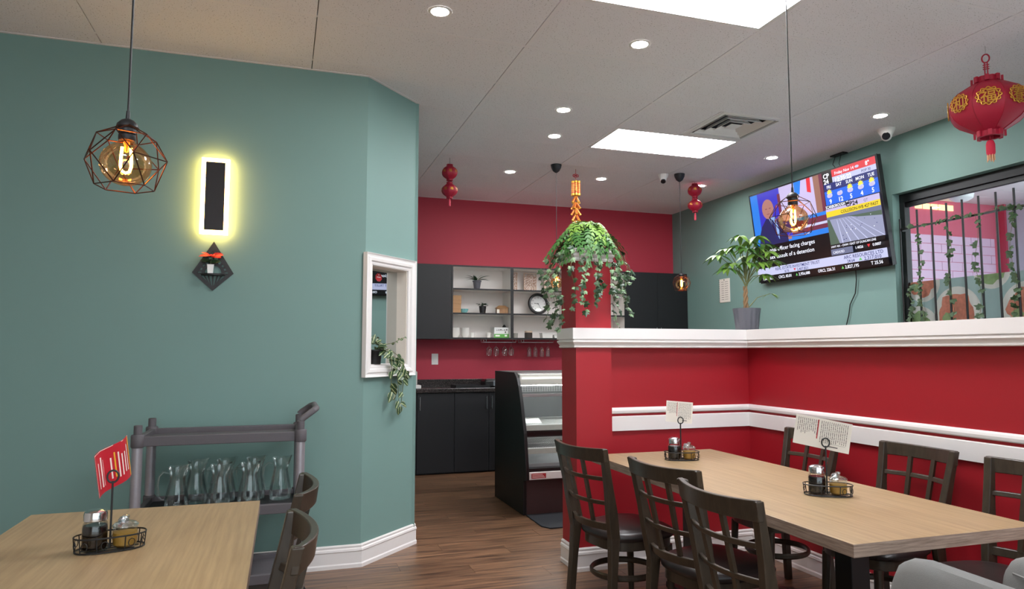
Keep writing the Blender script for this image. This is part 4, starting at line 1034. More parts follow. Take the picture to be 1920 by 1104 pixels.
# ================================================================== TELEVISION
TO = Vector((4.915, 6.285, 2.112)); TU = Vector((-.125, 0, .938)).normalized(); TW, TH = 1.705, .945
tv = thing('television', 'large television tilted down from the right teal wall showing a news channel', 'television')
tv.matrix_world = frame(TO, (0, -1, 0), TU)
MB().box(-.008, TW+.008, -.008, TH+.008, -.045, -.002).build('casing', BLKSOFT, tv, bevel=.004)
bz = MB().ring([(-.010, -.012), (TW+.010, -.012), (TW+.010, TH+.010), (-.010, TH+.010)], [(.004, .006), (TW-.004, .006), (TW-.004, TH-.004), (.004, TH-.004)], -.004, .004); bz.build('bezel', BLKSOFT, tv)
E0 = 1.0
def ec(n_, c_, s=E0): return emat('screen_'+n_, c_, s)
PAL = [ec('black', (10, 10, 16), .6), ec('blue', (34, 108, 196)), ec('navy', (26, 34, 96)), ec('royal', (26, 88, 200)), ec('red', (190, 42, 52)), ec('white', (232, 236, 250), .95),
       ec('silver', (176, 180, 210), .9), ec('yellow', (206, 180, 40)), ec('road', (128, 132, 158)), ec('grass', (70, 86, 74)), ec('skin', (150, 104, 96)), ec('suit', (28, 32, 78)),
       ec('maroon', (96, 40, 60)), ec('lilac', (170, 160, 196)), ec('indigo', (44, 44, 168)), ec('gold', (226, 206, 60)), ec('green', (90, 170, 90)), ec('darkroad', (92, 98, 124)), ec('tan', (130, 92, 80)), ec('shirt', (120, 150, 200))]
BLK, BLU, NAV, ROY, RD, WH, SIL, YEL, ROAD, GRS, SKN, SUIT, MAR, LIL, IND, GLD, GRN, DRD, TAN, SHR = range(20)
tvp = MB(); LZ = [.0004]
def rc(u0, u1, v0, v1, k, up_=True):
    if up_: LZ[0] += .00022
    z = LZ[0]; tvp.mi(k).poly([(u0*TW, v0*TH, z), (u1*TW, v0*TH, z), (u1*TW, v1*TH, z), (u0*TW, v1*TH, z)])
def pg(pts, k):
    LZ[0] += .00022; tvp.mi(k).poly([(u*TW, v*TH, LZ[0]) for u, v in pts])
def tx(s, u, v, size, k, align='LEFT', bold=.012, sx=1.0):
    LZ[0] += .00006; tvp.mi(k).text(s, size*TH, T(u*TW, v*TH, LZ[0]), align, bold, sx)
def dsc(u, v, r, k, n=16, ry=1.0): pg([(u + r*math.cos(2*PI*q/n)*TH/TW, v + r*ry*math.sin(2*PI*q/n)) for q in range(n)], k)
rc(0, 1, 0, 1, BLK)
# studio picture
rc(.0, .628, .40, .995, IND); rc(0, .07, .40, .995, BLU); rc(.27, .56, .62, .995, LIL); rc(.40, .47, .86, .995, BLU)
pg([(.46, .995), (.56, .995), (.50, .80), (.44, .86)], LIL); pg([(.505, .995), (.535, .995), (.53, .84), (.50, .86)], RD)
rc(.555, .60, .62, .995, TAN); rc(.60, .628, .60, .995, MAR); rc(.25, .275, .62, .93, MAR)
rc(.34, .628, .40, .60, MAR); rc(.34, .628, .585, .62, BLU); rc(.36, .628, .50, .525, SIL); rc(.30, .628, .40, .455, BLU)
pg([(.04, .40), (.30, .40), (.29, .58), (.24, .66), (.18, .70), (.13, .70), (.08, .62), (.05, .52)], SUIT)
pg([(.15, .70), (.21, .70), (.23, .55), (.225, .44)], SHR); pg([(.175, .67), (.19, .67), (.215, .48), (.205, .44), (.195, .48)], NAV)
dsc(.155, .80, .095, SKN, 20, 1.15); pg([(.13, .70), (.185, .70), (.18, .76), (.135, .76)], SKN); rc(.30, .33, .42, .45, SKN)
for du in (-.022, .012): rc(.155+du, .155+du+.016, .80, .808, MAR)
rc(.142, .168, .742, .748, MAR); rc(.152, .160, .765, .775, TAN)
# caption area
rc(0, .628, .155, .40, BLK)
tx('tional officer facing charges', .10, .325, .062, WH, bold=.004, sx=1.08); tx('d sex assault of a detention', .085, .245, .062, WH, bold=.004, sx=1.08)
# right column
rc(.628, 1, .155, .998, BLK); rc(.70, .995, .925, .995, RD); rc(.70, .995, .875, .925, SIL); rc(.632, .995, .80, .875, NAV); rc(.632, .995, .665, .80, ROY)
tx('Friday Nov 14', .72, .94, .042, WH, bold=.01); tx('8°', .93, .938, .055, WH, bold=.02); dsc(.875, .955, .025, SIL, 12, .5)
tx('CP', .637, .93, .065, WH, bold=.03); tx('24', .637, .875, .065, WH, bold=.03); tx('12:35:22', .715, .868, .062, WH, bold=.03); tx('POP 30', .90, .885, .035, NAV, bold=.01)
for k, (dn, tn) in enumerate((('FRI', '9'), ('SAT', '12'), ('SUN', '5'), ('MON', '4'), ('TUE', '5'))):
    u = .668+.0735*k; tx(dn, u, .825, .043, WH, 'CENTER', .014); tx(tn, u, .675, .062, WH, 'CENTER', .02)
    if dn != 'SAT':
        for q in range(10): a = 2*PI*q/10; pg([(u+(.012*math.cos(a-.25)), .782+.026*math.sin(a-.25)), (u+.012*math.cos(a+.25), .782+.026*math.sin(a+.25)), (u+.021*math.cos(a), .782+.040*math.sin(a))], GLD)
        dsc(u, .782, .026, GLD)
    dsc(u-.008, .754, .020, SIL, 12); dsc(u+.008, .756, .022, SIL, 12); dsc(u, .748, .024, LIL, 12, .7)
rc(.632, .998, .27, .655, LIL)
rc(.632, .80, .625, .658, BLK); tx('SCARBOROUGH 7°', .634, .630, .040, WH, bold=.02, sx=.85)
tx('CP24', .775, .605, .058, BLK, bold=.03, sx=1.15); tx('QT', .895, .612, .035, DRD, bold=.01)
rc(.632, .998, .545, .60, YEL); tx('COLLISION-WB 427 PAST', .735, .556, .042, BLK, bold=.012, sx=.95)
rc(.632, .998, .27, .545, ROAD); pg([(.632, .545), (.998, .545), (.998, .50), (.80, .51), (.632, .52)], DRD); pg([(.78, .515), (.998, .50), (.998, .455), (.84, .49)], GRS); pg([(.632, .52), (.65, .52), (.70, .27), (.632, .27)], GRS)
for q in range(6): pg([(.70+.02*q, .505), (.703+.02*q, .505), (.725+.055*q, .27), (.718+.055*q, .27)], SIL)
rgt = random.Random(2)
for q in range(18):
    v = rgt.uniform(.29, .49); u = .70+rgt.uniform(.02, .24)*(1.2-(v-.27)); s = .004+.012*(.5-v)
    pg([(u, v), (u+s, v), (u+s*1.1, v+s*1.3), (u+s*.1, v+s*1.3)], NAV if q % 3 else WH)
rc(.632, .998, .23, .27, BLK); tx('HWY 401 - ONW / EAST OF DUNCAN LINE', .637, .238, .030, WH, bold=.01, sx=.95)
rc(.632, .785, .165, .225, DRD); tx('CAD/USD', .645, .18, .034, WH, bold=.006); tx('1.4026', .80, .19, .036, WH, bold=.012)
pg([(.880, .215), (.900, .215), (.890, .185)], RD); tx('0.0007', .915, .19, .036, WH, bold=.012)
# tickers
rc(0, 1, .068, .155, SIL); rc(0, 1, 0, .068, BLK)
tx('REAL ESTATE INVESTMENT TRUST', .165, .112, .044, NAV, bold=.008, sx=1.0); tx('ARC RESOURCES LTD', .715, .112, .046, NAV, bold=.008, sx=1.05)
tx('8.73', .245, .073, .040, NAV, bold=.008); pg([(.322, .103), (.342, .103), (.332, .078)], RD); tx('2,407,821', .35, .073, .040, NAV, bold=.008, sx=1.1)
tx('24.64', .735, .073, .042, NAV, bold=.008); pg([(.815, .078), (.837, .078), (.826, .106)], GRN); tx('2,317,010', .85, .073, .046, NAV, bold=.01, sx=1.1)
tx('7,045,202', .04, .020, .040, WH, bold=.01); tx('CRCL 83.81', .185, .020, .042, WH, bold=.012); pg([(.335, .022), (.352, .022), (.3435, .050)], GRN); tx('2,956,088', .36, .020, .042, WH, bold=.012)
tx('ORCL 226.31', .515, .020, .042, WH, bold=.012); pg([(.690, .022), (.708, .022), (.699, .050)], GRN); tx('2,827,195', .715, .020, .044, WH, bold=.012); tx('T 25.56', .89, .020, .044, WH, bold=.012)
tvp.build('screen_picture', PAL, tv)
MB().box(.55, 1.15, .25, .75, -.075, -.045).build('wall_bracket', BLACK, tv)
wc = thing('television_cables', 'black cables dropping from the ceiling to the back of the television', 'cable', (4.93, 5.16, 0))
MB().tube([(0, .02, C), (-.01, .05, 3.14), (-.02, -.02, 3.06), (-.03, -.03, 3.0)], .004, 6).tube([(0, -.05, C), (-.012, -.03, 3.13), (-.02, -.07, 3.05), (-.03, -.06, 3.0)], .003, 6).build('cable', BLACK, wc, True)
MB().box(-.03, .03, -.10, .06, C-.012, C).build('ceiling_plate', BLACK, wc)
pc = thing('power_cord', 'black cord hanging down the teal wall below the television', 'cord', (4.955, 0, 0))
MB().tube([(-.02, 5.0, 2.16), (-.005, 5.01, 2.02), (-.004, 5.03, 1.90), (0, 5.10, 1.80), (-.002, 5.12, 1.70), (0, 5.16, 1.60), (0, 5.17, 1.45), (.004, 5.17, 1.30)], .005, 6).build('cord', BLACK, pc, True)
# note pad on the right wall
npd = thing('wall_note', 'white spiral note sheet pinned on the teal wall left of the potted tree', 'note', (4.969, 7.025, 2.09))
MB().box(-.006, 0, -.10, .10, -.14, .14).build('sheet', PAPER, npd)
nm = MB()
for k in range(9):
    for q in range(2): nm.box(-.0068, -.0062, -.07+.08*q, -.01+.07*q, .10-.026*k, .104-.026*k)
nm.build('writing', INK, npd)
sp_ = MB()
for k in range(12): sp_.cb((-.004, .102, -.13+k*.0236), (.008, .010, .008))
sp_.build('spiral', INK, npd); MB().ball((-.009, 0, .125), .006).build('pin', BLKSOFT, npd, True)
# ================================================================== BACK OF THE ROOM: CABINETS
CF = 7.745                                             # base cabinet fronts
base_units = [(.93, 1.43, [('R', .93, 1.43)], 'black base cabinet beside the left passage wall'), (1.43, 2.265, [('L', 1.43, 1.86), ('R', 1.86, 2.265)], 'black base cabinet in view through the passage'),
              (2.265, 3.10, [('L', 2.265, 2.68), ('R', 2.68, 3.10)], 'black base cabinet behind the glass display case'), (3.10, 4.0, [('L', 3.10, 3.55), ('R', 3.55, 4.0)], 'black base cabinet hidden behind the red partition'), (4.0, 4.96, [('L', 4.0, 4.48), ('R', 4.48, 4.96)], 'black base cabinet in the far right corner')]
for x0, x1, doors, lb in base_units:
    t = thing('base_cabinet', lb, 'cabinet', (0, 0, 0), group='black base cabinets')
    MB().box(x0+.001, x1-.001, CF+.02, YB-.001, .08, .908).box(x0+.001, x1-.001, CF+.06, YB-.01, 0, .08).build('body', BLKLAM, t)
    for hs, a, b in doors:
        dr = MB().box(a+.002, b-.002, CF, CF+.0195, .02, .900).build('door', BLKLAM, t, bevel=.0015)
        hx = a+.031 if hs == 'L' else b-.031
        MB().cyl((hx, CF-.028, .715), (hx, CF-.028, .862), .0048, n=8).cyl((hx, CF-.028, .735), (hx, CF, .735), .004, n=6).cyl((hx, CF-.028, .842), (hx, CF, .842), .004, n=6).build('handle', STEEL, dr, True)
cn = thing('countertop', 'speckled black granite counter along the crimson back wall', 'countertop', (0, 0, 0))
MB().box(.926, 4.968, 7.715, YB-.001, .908, .955).build('slab', GRANITE, cn, bevel=.004)
MB().box(.926, 4.968, YB-.028, YB-.001, .955, 1.040).build('backsplash', GRANITE, cn, bevel=.002)
tr = thing('black_tray', 'flat black tray on the granite counter', 'tray', (2.08, 7.90, .955))
MB().box(-.19, .19, -.13, .13, 0, .012).ring([(-.2, -.14), (.2, -.14), (.2, .14), (-.2, .14)], [(-.19, -.13), (.19, -.13), (.19, .13), (-.19, .13)], 0, .03).build('tray', BLKSOFT, tr)
bt = thing('label_printer', 'black rounded machine with a grey front at the right end of the counter', 'machine', (2.36, 7.93, .955))
MB().box(-.12, .12, -.10, .10, .0, .085).build('body', BLKSOFT, bt, True, bevel=.02)
MB().box(-.02, .13, -.112, -.098, .012, .075).build('front_panel', mat('grey_front', (120, 126, 134), .35), bt, bevel=.008); MB().box(-.10, .125, -.09, .10, .086, .092).build('lid', STEEL, bt)
wx_ = thing('white_dispenser', 'white plastic box at the left end of the granite counter', 'box', (1.40, 7.86, .955))
MB().box(-.09, .085, -.07, .07, 0, .035).build('base', WHITE, wx_, bevel=.004); MB().box(-.08, .045, -.05, .07, .035, .19).build('upright_body', mat('milky_plastic', (196, 196, 192), .4), wx_, bevel=.01)
# upper cabinets
UF, UZ0, UZ1 = 7.83, 1.512, 2.372
WH_IN = mat('white_melamine', (222, 218, 214), .5, var=.02)
def closed(x0, x1, lb, split):
    t = thing('wall_cabinet', lb, 'cabinet', group='wall cabinets in a row on the crimson wall')
    MB().box(x0, x1, UF+.02, YB-.001, UZ0, UZ1).build('body', BLKLAM, t)
    for a, b in split:
        d = MB().box(a+.0015, b-.0015, UF, UF+.0195, UZ0, UZ1).build('door', BLKLAM, t, bevel=.001)
    return t
closed(.93, 1.835, 'closed black wall cabinet left of the open shelves', [(.93, 1.36), (1.36, 1.835)])
rc_ = closed(4.075, 4.968, 'closed black wall cabinet in the corner by the right teal wall', [(4.075, 4.53), (4.53, 4.968)])
for hx in (4.50, 4.56): MB().cyl((hx, UF-.025, UZ0+.03), (hx, UF-.025, UZ0+.16), .0048, n=8).cyl((hx, UF-.025, UZ0+.05), (hx, UF, UZ0+.05), .004, n=6).cyl((hx, UF-.025, UZ0+.14), (hx, UF, UZ0+.14), .004, n=6).build('handle', STEEL, rc_, True)
SH1, SH2 = 1.818, 2.103
def openu(x0, x1, lb):
    t = thing('open_shelf_unit', lb, 'shelf unit', group='wall cabinets in a row on the crimson wall')
    MB().box(x0, x1, YB-.02, YB-.001, UZ0, UZ1).build('back_panel', WH_IN, t)
    for a, b in ((x0, x0+.018), (x1-.018, x1)):
        MB().box(a, b, UF+.002, YB-.02, UZ0, UZ1).build('side_panel', WH_IN, t); MB().box(a, b, UF, UF+.002, UZ0, UZ1).build('side_edge', BLKLAM, t)
    for z, nm_ in ((UZ0, 'bottom_board'), (SH1-.018, 'shelf_board'), (SH2-.018, 'shelf_board'), (UZ1-.018, 'top_board')):
        MB().box(x0+.018, x1-.018, UF+.002, YB-.02, z, z+.018).build(nm_, WH_IN, t); MB().box(x0+.018, x1-.018, UF, UF+.002, z, z+.018).build('board_edge', BLKLAM, t)
openu(1.836, 2.572, 'open white shelf unit with two small potted plants'); openu(2.573, 3.32, 'open white shelf unit holding the clock and carved panels'); openu(3.321, 4.074, 'open white shelf unit behind the red column')
B0, B1, B2 = UZ0+.018, SH1, SH2
# --- things on the shelves
p1 = thing('potted_orchid', 'long-leaved plant in a grey pot on the top open shelf', 'plant', (2.172, 7.95, B2))
MB().lathe([(.034, 0), (.048, .09), (.054, .092), (.054, .106), (.048, .106)], 18).build('pot', POTG, p1, True); MB().lathe([(.0001, .098), (.05, .098)], 16, capt=False).build('soil', SOIL, p1)
ol = leaf_mesh('leaf', .16, .032, LEAFD, .55, 7, .3)
for k, (a, el) in enumerate([(0, .7), (.5, .9), (2.9, .8), (3.4, .5), (2.5, 1.2), (-.4, .5), (3.9, .9), (-.9, .9), (1.5, 1.4), (4.6, .8)]): put_leaf(ol, p1, (0, 0, .10), (math.cos(a), math.sin(a)*.7-.15, el), .1*k, .8+.05*(k % 4))
p2 = thing('potted_herb', 'small bushy plant in a black pot on the middle open shelf', 'plant', (2.243, 7.95, B1))
MB().lathe([(.034, 0), (.044, .08), (.044, .088), (.038, .088)], 16).build('pot', BLKSOFT, p2, True)
hl = leaf_mesh('leaf', .048, .026, LEAFD, .3, 4); rg = random.Random(9)
for k in range(34):
    a = rg.uniform(0, 2*PI); r_ = rg.uniform(0, .05); put_leaf(hl, p2, (r_*math.cos(a)+.012, r_*math.sin(a)*.7, .085+rg.uniform(0, .045)-r_*.3), (math.cos(a), math.sin(a), rg.uniform(-.2, .9)), rg.uniform(-.5, .5), rg.uniform(.7, 1.1))
def carton(x0, x1, y0, y1, z0, z1, label, mt, lid=True):
    t = thing('cardboard_box', label, 'box', ((x0+x1)/2, (y0+y1)/2, z0), group='boxes on the open shelves')
    a, b, h = (x1-x0)/2, (y1-y0)/2, z1-z0
    MB().box(-a, a, -b, b, 0, h*.99).build('body', mt, t, bevel=.0015)
    if lid: MB().box(-a-.001, a+.001, -b-.001, b+.001, h*.86, h).build('lid_flap', mt, t); MB().box(-a, a, -b-.0016, -b-.0008, h*.4, h*.44).build('tape', mat('tape_brown', (150, 112, 78), .4), t)
    return t
carton(1.86, 1.966, 7.90, 8.06, B1, B1+.108, 'lower of two brown boxes stacked on the middle shelf', CARDB)
carton(1.86, 1.970, 7.90, 8.06, B1+.109, B1+.206, 'upper of two brown boxes stacked on the middle shelf', CARDB)
bw = thing('teal_bowl', 'patterned teal glass bowl on the middle open shelf', 'bowl', (2.012, 7.94, B1))
MB().lathe([(.0001, 0), (.025, 0), (.045, .02), (.054, .05), (.050, .05), (.041, .022), (.0001, .006)], 20).build('bowl', mat('teal_glass', (120, 178, 180), .2, var=.5, scale=60), bw, True)
hut = thing('wooden_house_box', 'small wooden house-shaped box at the right end of the middle shelf', 'box', (2.475, 7.95, B1), R(-8))
WDB = wood('crate_wood', (120, 84, 54), (176, 136, 96), (2, 30, 8), .6, 0, 3)
for k in range(4): MB().box(-.06+.034*k, -.06+.034*k+.032, -.05, .05, 0, .068).build('slat_wall', WDB, hut)
MB().add([(-.075, -.055, .066), (.085, -.055, .066), (.085, .055, .066), (-.075, .055, .066), (-.03, 0, .100), (.045, 0, .100)], [(0, 1, 5, 4), (2, 3, 4, 5), (1, 2, 5), (3, 0, 4), (3, 2, 1, 0)]).build('roof', WDB, hut)
MB().box(-.061, -.03, -.0515, -.050, .006, .05).build('price_label', PAPER, hut)
def bowl_stack(x, y, n, r, lb):
    t = thing('bowl_stack_spacer', lb, 'bowl', (x, y, B0)); bpy.data.objects.remove(t)
    for k in range(n):
        b = thing('ceramic_bowl', lb+(', '+['lowest', 'second', 'third', 'fourth', 'fifth'][k]+' of the stack'), 'bowl', (x, y, B0+k*.021), group='white bowls stacked on the bottom shelf')
        MB().lathe([(.0001, .004), (r*.5, 0), (r*.55, .004), (r*.9, .030), (r, .052), (r*.97, .052), (r*.86, .032), (r*.4, .010), (.0001, .009)], 22).build('bowl', CERAM, b, True)
bowl_stack(1.905, 7.93, 4, .055, 'white bowl by the black cabinet on the bottom shelf'); bowl_stack(2.03, 7.95, 4, .052, 'white bowl right of the left stack on the bottom shelf')
for k, (x, lb) in enumerate(((2.115, 'white cup right of the bowl stacks on the bottom shelf'), (2.315, 'pale cup left of the green and white box'))):
    t = thing('cup', lb, 'cup', (x, 7.95, B0)); MB().lathe([(.0001, .003), (.022, 0), (.030, .06), (.032, .062), (.029, .062), (.0001, .010)], 18).build('cup', CERAM, t, True)
    MB().tube([(.030, 0, .05), (.046, 0, .045), (.046, 0, .025), (.028, 0, .018)], .003, 6).build('handle', CERAM, t, True)
gbx = carton(2.372, 2.552, 7.90, 8.04, B0, B0+.125, 'white and green printed box on the bottom shelf', mat('box_white_print', (216, 218, 216), .5, var=.06, scale=60), False)
MB().box(-.0905, .0905, -.0712, -.0700, .001, .046).build('green_band', mat('box_green', (92, 164, 74), .5), gbx)
gt = MB(); Mg = frame((-.075, -.0716, .016), (1, 0, 0), (0, 0, 1)); gt.box(0, .055, 0, .018, 0, .0002, Mg).box(.115, .145, 0, .02, 0, .0002, Mg); gt.build('white_print', WHITE, gbx)
gk = MB()
for k in range(6): gk.box(.012+.024*k, .028+.024*k, .072, .078+.004*(k % 3), 0, .0002, Mg)
gk.box(.118, .13, .040, .062, 0, .0002, Mg); gk.build('black_print', INK, gbx)
bp_ = thing('pepper_mill', 'small black object on top of the green and white box', 'ornament', (2.515, 7.96, B0+.1255)); MB().lathe([(.02, 0), (.024, .01), (.014, .022), (.008, .032), (.0001, .034)], 14).build('knob', BLKSOFT, bp_, True)
# carved panels, clock, jars
CARV = bpy.data.materials.new('carved_fretwork'); CARV.use_nodes = True
def _carv():
    nt = CARV.node_tree; n = nt.nodes; b = n['Principled BSDF']; tc = n.new('ShaderNodeTexCoord'); v = n.new('ShaderNodeTexVoronoi'); v.inputs['Scale'].default_value = 62; v.feature = 'DISTANCE_TO_EDGE'
    nt.links.new(tc.outputs['Object'], v.inputs['Vector']); cr_ = n.new('ShaderNodeValToRGB'); cr_.color_ramp.elements[0].position = .10; cr_.color_ramp.elements[0].color = lin((150, 118, 98)); cr_.color_ramp.elements[1].position = .2; cr_.color_ramp.elements[1].color = lin((222, 212, 204))
    nt.links.new(v.outputs['Distance'], cr_.inputs[0]); nt.links.new(cr_.outputs[0], b.inputs['Base Color']); b.inputs['Roughness'].default_value = .7
_carv()
for x, lb in ((2.66, 'carved pale panel at the left end of the top shelf above the clock'), (2.883, 'carved pale panel in the middle of the top shelf above the clock'), (3.15, 'carved pale panel at the right of the top shelf, behind the ivy')):
    t = thing('carved_panel', lb, 'panel', (x, 8.07, B2)); w2 = .083 if x > 2.7 else .055
    MB().ring([(-w2, 0), (w2, 0), (w2, .232), (-w2, .232)], [(-w2+.008, .008), (w2-.008, .008), (w2-.008, .224), (-w2+.008, .224)], 0, .014, frame((0, 0, 0), (1, 0, 0), (0, 0, 1))).build('panel_frame', mat('pale_wood', (196, 172, 152), .6), t)
    MB().prism([(-w2+.008, .008), (w2-.008, .008), (w2-.008, .19), (.03*w2/.083, .215), (-.03*w2/.083, .215), (-w2+.008, .19)], .002, .010, frame((0, 0, 0), (1, 0, 0), (0, 0, 1))).build('fretwork', CARV, t)
ck = thing('round_clock', 'round clock with a thick black rim leaning on the middle shelf', 'clock', (2.955, 7.985, B1+.130))
KM2 = RX(R(90-8))
MB().lathe([(.098, 0), (.130, .004), (.132, .020), (.122, .036), (.104, .038), (.098, .022), (.098, .0)], 40, M=KM2, capb=False, capt=False).build('rim', BLKSOFT, ck, True)
MB().lathe([(.0001, .012), (.099, .012)], 36, M=KM2, capt=False).build('dial', mat('clock_dial', (214, 212, 210), .4), ck)
nu = MB()
for k in range(12):
    a = PI/2-2*PI*(k+1)/12; nu.text(str(k+1), .026, KM2 @ T(.080*math.cos(a), .080*math.sin(a)-.009, .0125), 'CENTER', .01)
for k in range(60): a = 2*PI*k/60; nu.cb((0, 0, 0), (.006, .0012, .0004), KM2 @ T(.094*math.cos(a), .094*math.sin(a), .0126) @ RZ(a))
nu.build('numerals', INK, ck)
hd = MB(); hd.box(-.003, .003, -.01, .052, .0128, .0136, KM2 @ RZ(R(82))); hd.box(-.0022, .0022, -.012, .072, .0138, .0146, KM2 @ RZ(R(-152))); hd.lathe([(.006, .0128), (.006, .0152)], 12, M=KM2); hd.build('hands', BLACK, ck)
MB().lathe([(.0001, .020), (.098, .020)], 36, M=KM2, capt=False).build('clock_glass', GLASS, ck)
j1 = thing('dark_jar', 'dark jar with a pale wooden lid on the bottom shelf under the clock', 'jar', (2.82, 7.95, B0)); MB().lathe([(.044, 0), (.048, .006), (.048, .062), (.044, .066)], 20).build('jar_body', mat('dark_glaze', (54, 48, 46), .3), j1, True); MB().lathe([(.046, .066), (.047, .068), (.047, .084), (.044, .086)], 20).build('lid', mat('pale_wood', (196, 172, 152), .6), j1, True)
j2 = thing('grey_cup', 'grey ceramic cup beside the shelf divider', 'cup', (2.652, 7.94, B0)); MB().lathe([(.0001, .004), (.026, 0), (.030, .055), (.032, .058), (.028, .058), (.0001, .012)], 18).build('cup', mat('grey_glaze', (146, 144, 138), .35), j2, True)
for k, (x, w2, h2, lb) in enumerate(((3.05, .07, .058, 'pale food container on the bottom shelf left of the column'), (3.21, .075, .035, 'low pale food container on the bottom shelf next to the column'))):
    t = thing('food_container', lb, 'container', (x, 7.95, B0)); MB().prism([(-w2*.9, 0), (w2*.9, 0), (w2, h2), (-w2, h2)], -.05, .05, frame((0, 0, 0), (1, 0, 0), (0, 0, 1))).build('tub', mat('milky_plastic', (196, 196, 192), .4), t); MB().box(-w2-.004, w2+.004, -.054, .054, h2, h2+.006).build('lid', mat('milky_plastic', (196, 196, 192), .4), t)
# stem glass racks and hanging glasses
def rack(x0, x1, lb):
    t = thing('stemware_rack', lb, 'glass rack', (0, 0, 0), group='stemware racks under the open shelves'); b = MB()
    for yy in (7.90, 8.02): b.tube([(x0, yy, UZ0), (x0, yy, UZ0-.034), (x1, yy, UZ0-.034), (x1, yy, UZ0)], .0036, 6)
    b.tube([(x0+.03, 7.90, UZ0), (x0+.03, 7.90, UZ0-.034)], .003, 6); b.cyl((x0, 7.90, UZ0-.02), (x0, 8.02, UZ0-.02), .003, n=6); b.build('rack_wire', CHROME, t, True)
rack(2.245, 2.642, 'chrome stemware rack under the left open shelves'); rack(2.712, 3.122, 'chrome stemware rack under the open shelves with the clock')
def stem(x, kind, lb):
    t = thing('stem_glass', lb, 'glass', (x, 7.96, UZ0-.0335), group='stem glasses hanging upside down')
    if kind == 'W': pr = [(.034, .003), (.034, .001), (.006, -.004), (.0035, -.010), (.0035, -.045), (.012, -.056), (.030, -.075), (.036, -.100), (.034, -.130), (.028, -.160), (.026, -.160), (.032, -.128), (.033, -.100), (.026, -.076), (.002, -.058)]
    else: pr = [(.034, .003), (.034, .001), (.006, -.004), (.0035, -.010), (.0035, -.055), (.014, -.064), (.024, -.080), (.027, -.110), (.026, -.172), (.024, -.172), (.024, -.112), (.020, -.084), (.002, -.070)]
    MB().lathe(pr, 18, capb=False, capt=False).build('glass', GLASS, t, True)
for k, x in enumerate((2.326, 2.414, 2.52, 2.603)): stem(x, 'W', 'round wine glass hanging upside down, '+['first', 'second', 'third', 'fourth'][k]+' from the left')
for k, x in enumerate((2.832, 2.911, 2.996, 3.076)): stem(x, 'F', 'slim flute glass hanging upside down, '+['first', 'second', 'third', 'fourth'][k]+' from the left of its rack')
sw = thing('light_switch', 'white switch plate on the crimson wall above the counter', 'switch', (1.717, YB, 1.278)); MB().box(-.04, .04, -.006, 0, -.065, .065).build('plate', WHITE, sw, bevel=.002); MB().box(-.017, .017, -.010, -.006, -.033, .033).build('rocker', WHITE, sw, bevel=.002)

# ================================================================== DISPLAY CASE
DX0, DX1 = 1.945, 3.10
dc = thing('display_case', 'black-sided refrigerated display case with wire shelves behind the red column', 'display case', (0, 0, 0))
side = [(6.45, 0.0), (5.62, 0.0), (5.62, .285), (5.55, .30), (5.555, .40), (5.605, .68), (5.70, .95), (5.755, 1.07), (5.80, 1.14), (5.865, 1.185), (6.45, 1.185)]
BSIDE = mat('case_black_side', (8, 8, 10), .45)
for x in (DX0, DX1-.03): MB().prism(side, 0, .03, Matrix(((0, 0, 1, x), (1, 0, 0, 0), (0, 1, 0, 0), (0, 0, 0, 1)))).build('side_panel', BSIDE, dc, bevel=.004)
a, b = DX0+.03, DX1-.03
MB().box(a, b, 5.64, 6.44, .0, .29).build('kick_plate', mat('brown_kick_plate', (70, 50, 50), .5), dc)
MB().box(a, b, 5.555, 5.64, .30, .365).build('bumper', WHITE, dc, bevel=.006); MB().box(a, b, 5.56, 5.64, .365, .392).build('bumper_gasket', BLKSOFT, dc)
MB().box(a, b, 6.38, 6.44, .29, 1.185).build('back_panel', mat('case_grey_liner', (92, 94, 96), .45, var=.1, scale=6), dc)
MB().box(a, b, 5.64, 6.38, .29, .42).build('bottom_deck', mat('case_light_liner', (176, 178, 180), .4), dc)
MB().box(a, b, 5.87, 6.38, 1.15, 1.185).build('top_panel', STEEL, dc)
MB().box(a, b, 5.80, 5.90, 1.075, 1.172).build('canopy_light_housing', mat('case_cream', (206, 208, 200), .4), dc, bevel=.008)
MB().box(a+.02, b-.02, 5.79, 5.80, 1.128, 1.142).build('light_strip', emat('case_strip', (250, 252, 244), 1.3), dc)
MB().box(a+.02, b-.02, 5.905, 5.935, 1.062, 1.074).build('light_tube', emat('case_tube', (250, 252, 248), 30.0), dc)
gm = MB()
for k in range(44): x = a+.012+k*.025; gm.cyl((x, 6.33, .985), (x, 6.33, 1.075), .0022, n=4)
for k in range(6): gm.cyl((a, 6.33, .99+k*.017), (b, 6.33, .99+k*.017), .0022, n=4)
gm.build('air_grille', STEEL, dc)
MB().box(a, b, 5.99, 6.01, .958, .985).build('glass_rail', STEEL, dc)
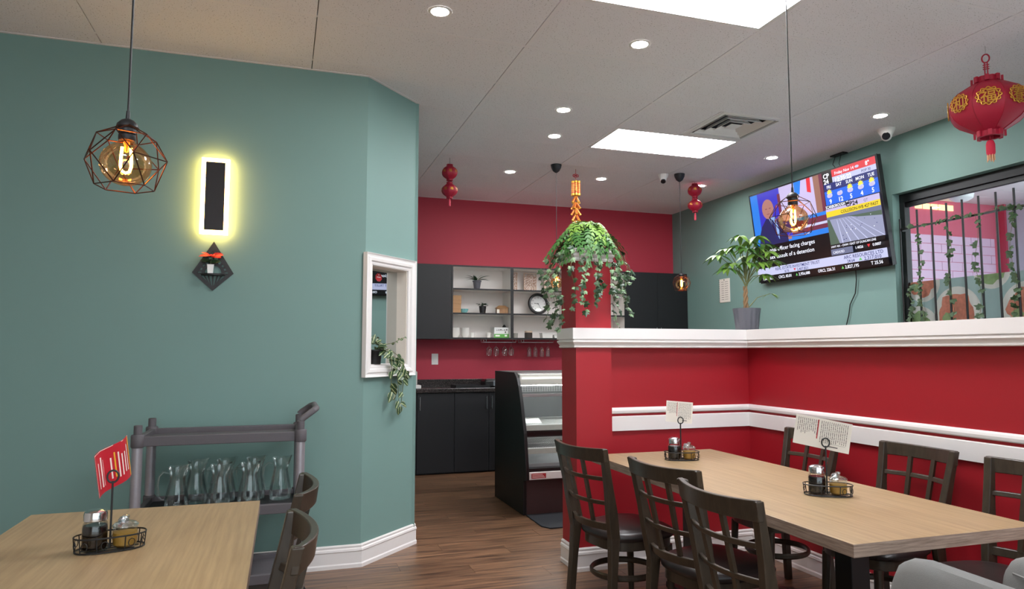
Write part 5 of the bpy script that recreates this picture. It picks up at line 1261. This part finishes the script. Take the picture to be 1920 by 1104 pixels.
for z, yf in ((.735, 5.72), (.545, 5.66)):
    s = MB(); s.cyl((a, yf, z), (b, yf, z), .005, n=6).cyl((a, 6.34, z), (b, 6.34, z), .005, n=6).cyl((a, (yf+6.34)/2, z-.004), (b, (yf+6.34)/2, z-.004), .004, n=6)
    k = 0
    while a+.01+k*.02 < b: s.cyl((a+.01+k*.02, yf, z+.004), (a+.01+k*.02, 6.34, z+.004), .0028, n=4); k += 1
    s.build('wire_shelf', mat('white_wire', (216, 216, 214), .35), dc)
    MB().box(a, b, yf-.012, yf-.004, z-.045, z-.002).build('price_rail', mat('case_cream', (206, 208, 200), .4), dc)
    if z > .6: MB().box(a, b, yf+.02, yf+.10, z-.10, z-.05).build('shelf_shade', BLKSOFT, dc)
vs = [(5.585, .40), (5.632, .68), (5.722, .95), (5.775, 1.07)]
gl_ = MB()
for (y0, z0), (y1, z1) in zip(vs[:-1], vs[1:]): gl_.add([(a, y0, z0), (b, y0, z0), (b, y1, z1), (a, y1, z1)], [(0, 1, 2, 3)])
gl_.build('front_glass', PANE, dc)
st_ = MB().box(a+.02, a+.15, 5.5535, 5.5548, .312, .352).build('sticker', INKR, dc)
stx = MB()
for k in range(3): stx.box(a+.026, a+.14-.01*k, 5.5528, 5.5534, .318+.011*k, .323+.011*k)
stx.build('sticker_lettering', mat('sticker_pale', (232, 200, 196), .5), st_)
ps = thing('paper_tray', 'white paper tray lying on the upper wire shelf of the display case', 'tray', (2.07, 5.86, .741), R(4)); MB().prism([(-.09, -.10), (.11, -.10), (.15, .10), (-.09, .10)], 0, .003, RX(R(14)) ).build('sheet', mat('white_sheet', (232, 238, 234), .5), ps)
fmat = thing('floor_mat', 'dark rubber mat on the floor in front of the display case', 'mat', (0, 0, 0)); MB().prism([(1.965, 5.61), (1.955, 5.22), (2.0, 5.14), (3.05, 5.14), (3.1, 5.2), (3.1, 5.61)], .0005, .010).build('mat', mat('rubber_mat', (34, 36, 42), .9, var=.4, scale=200, bump=.5, bscale=260), fmat, bevel=.003)
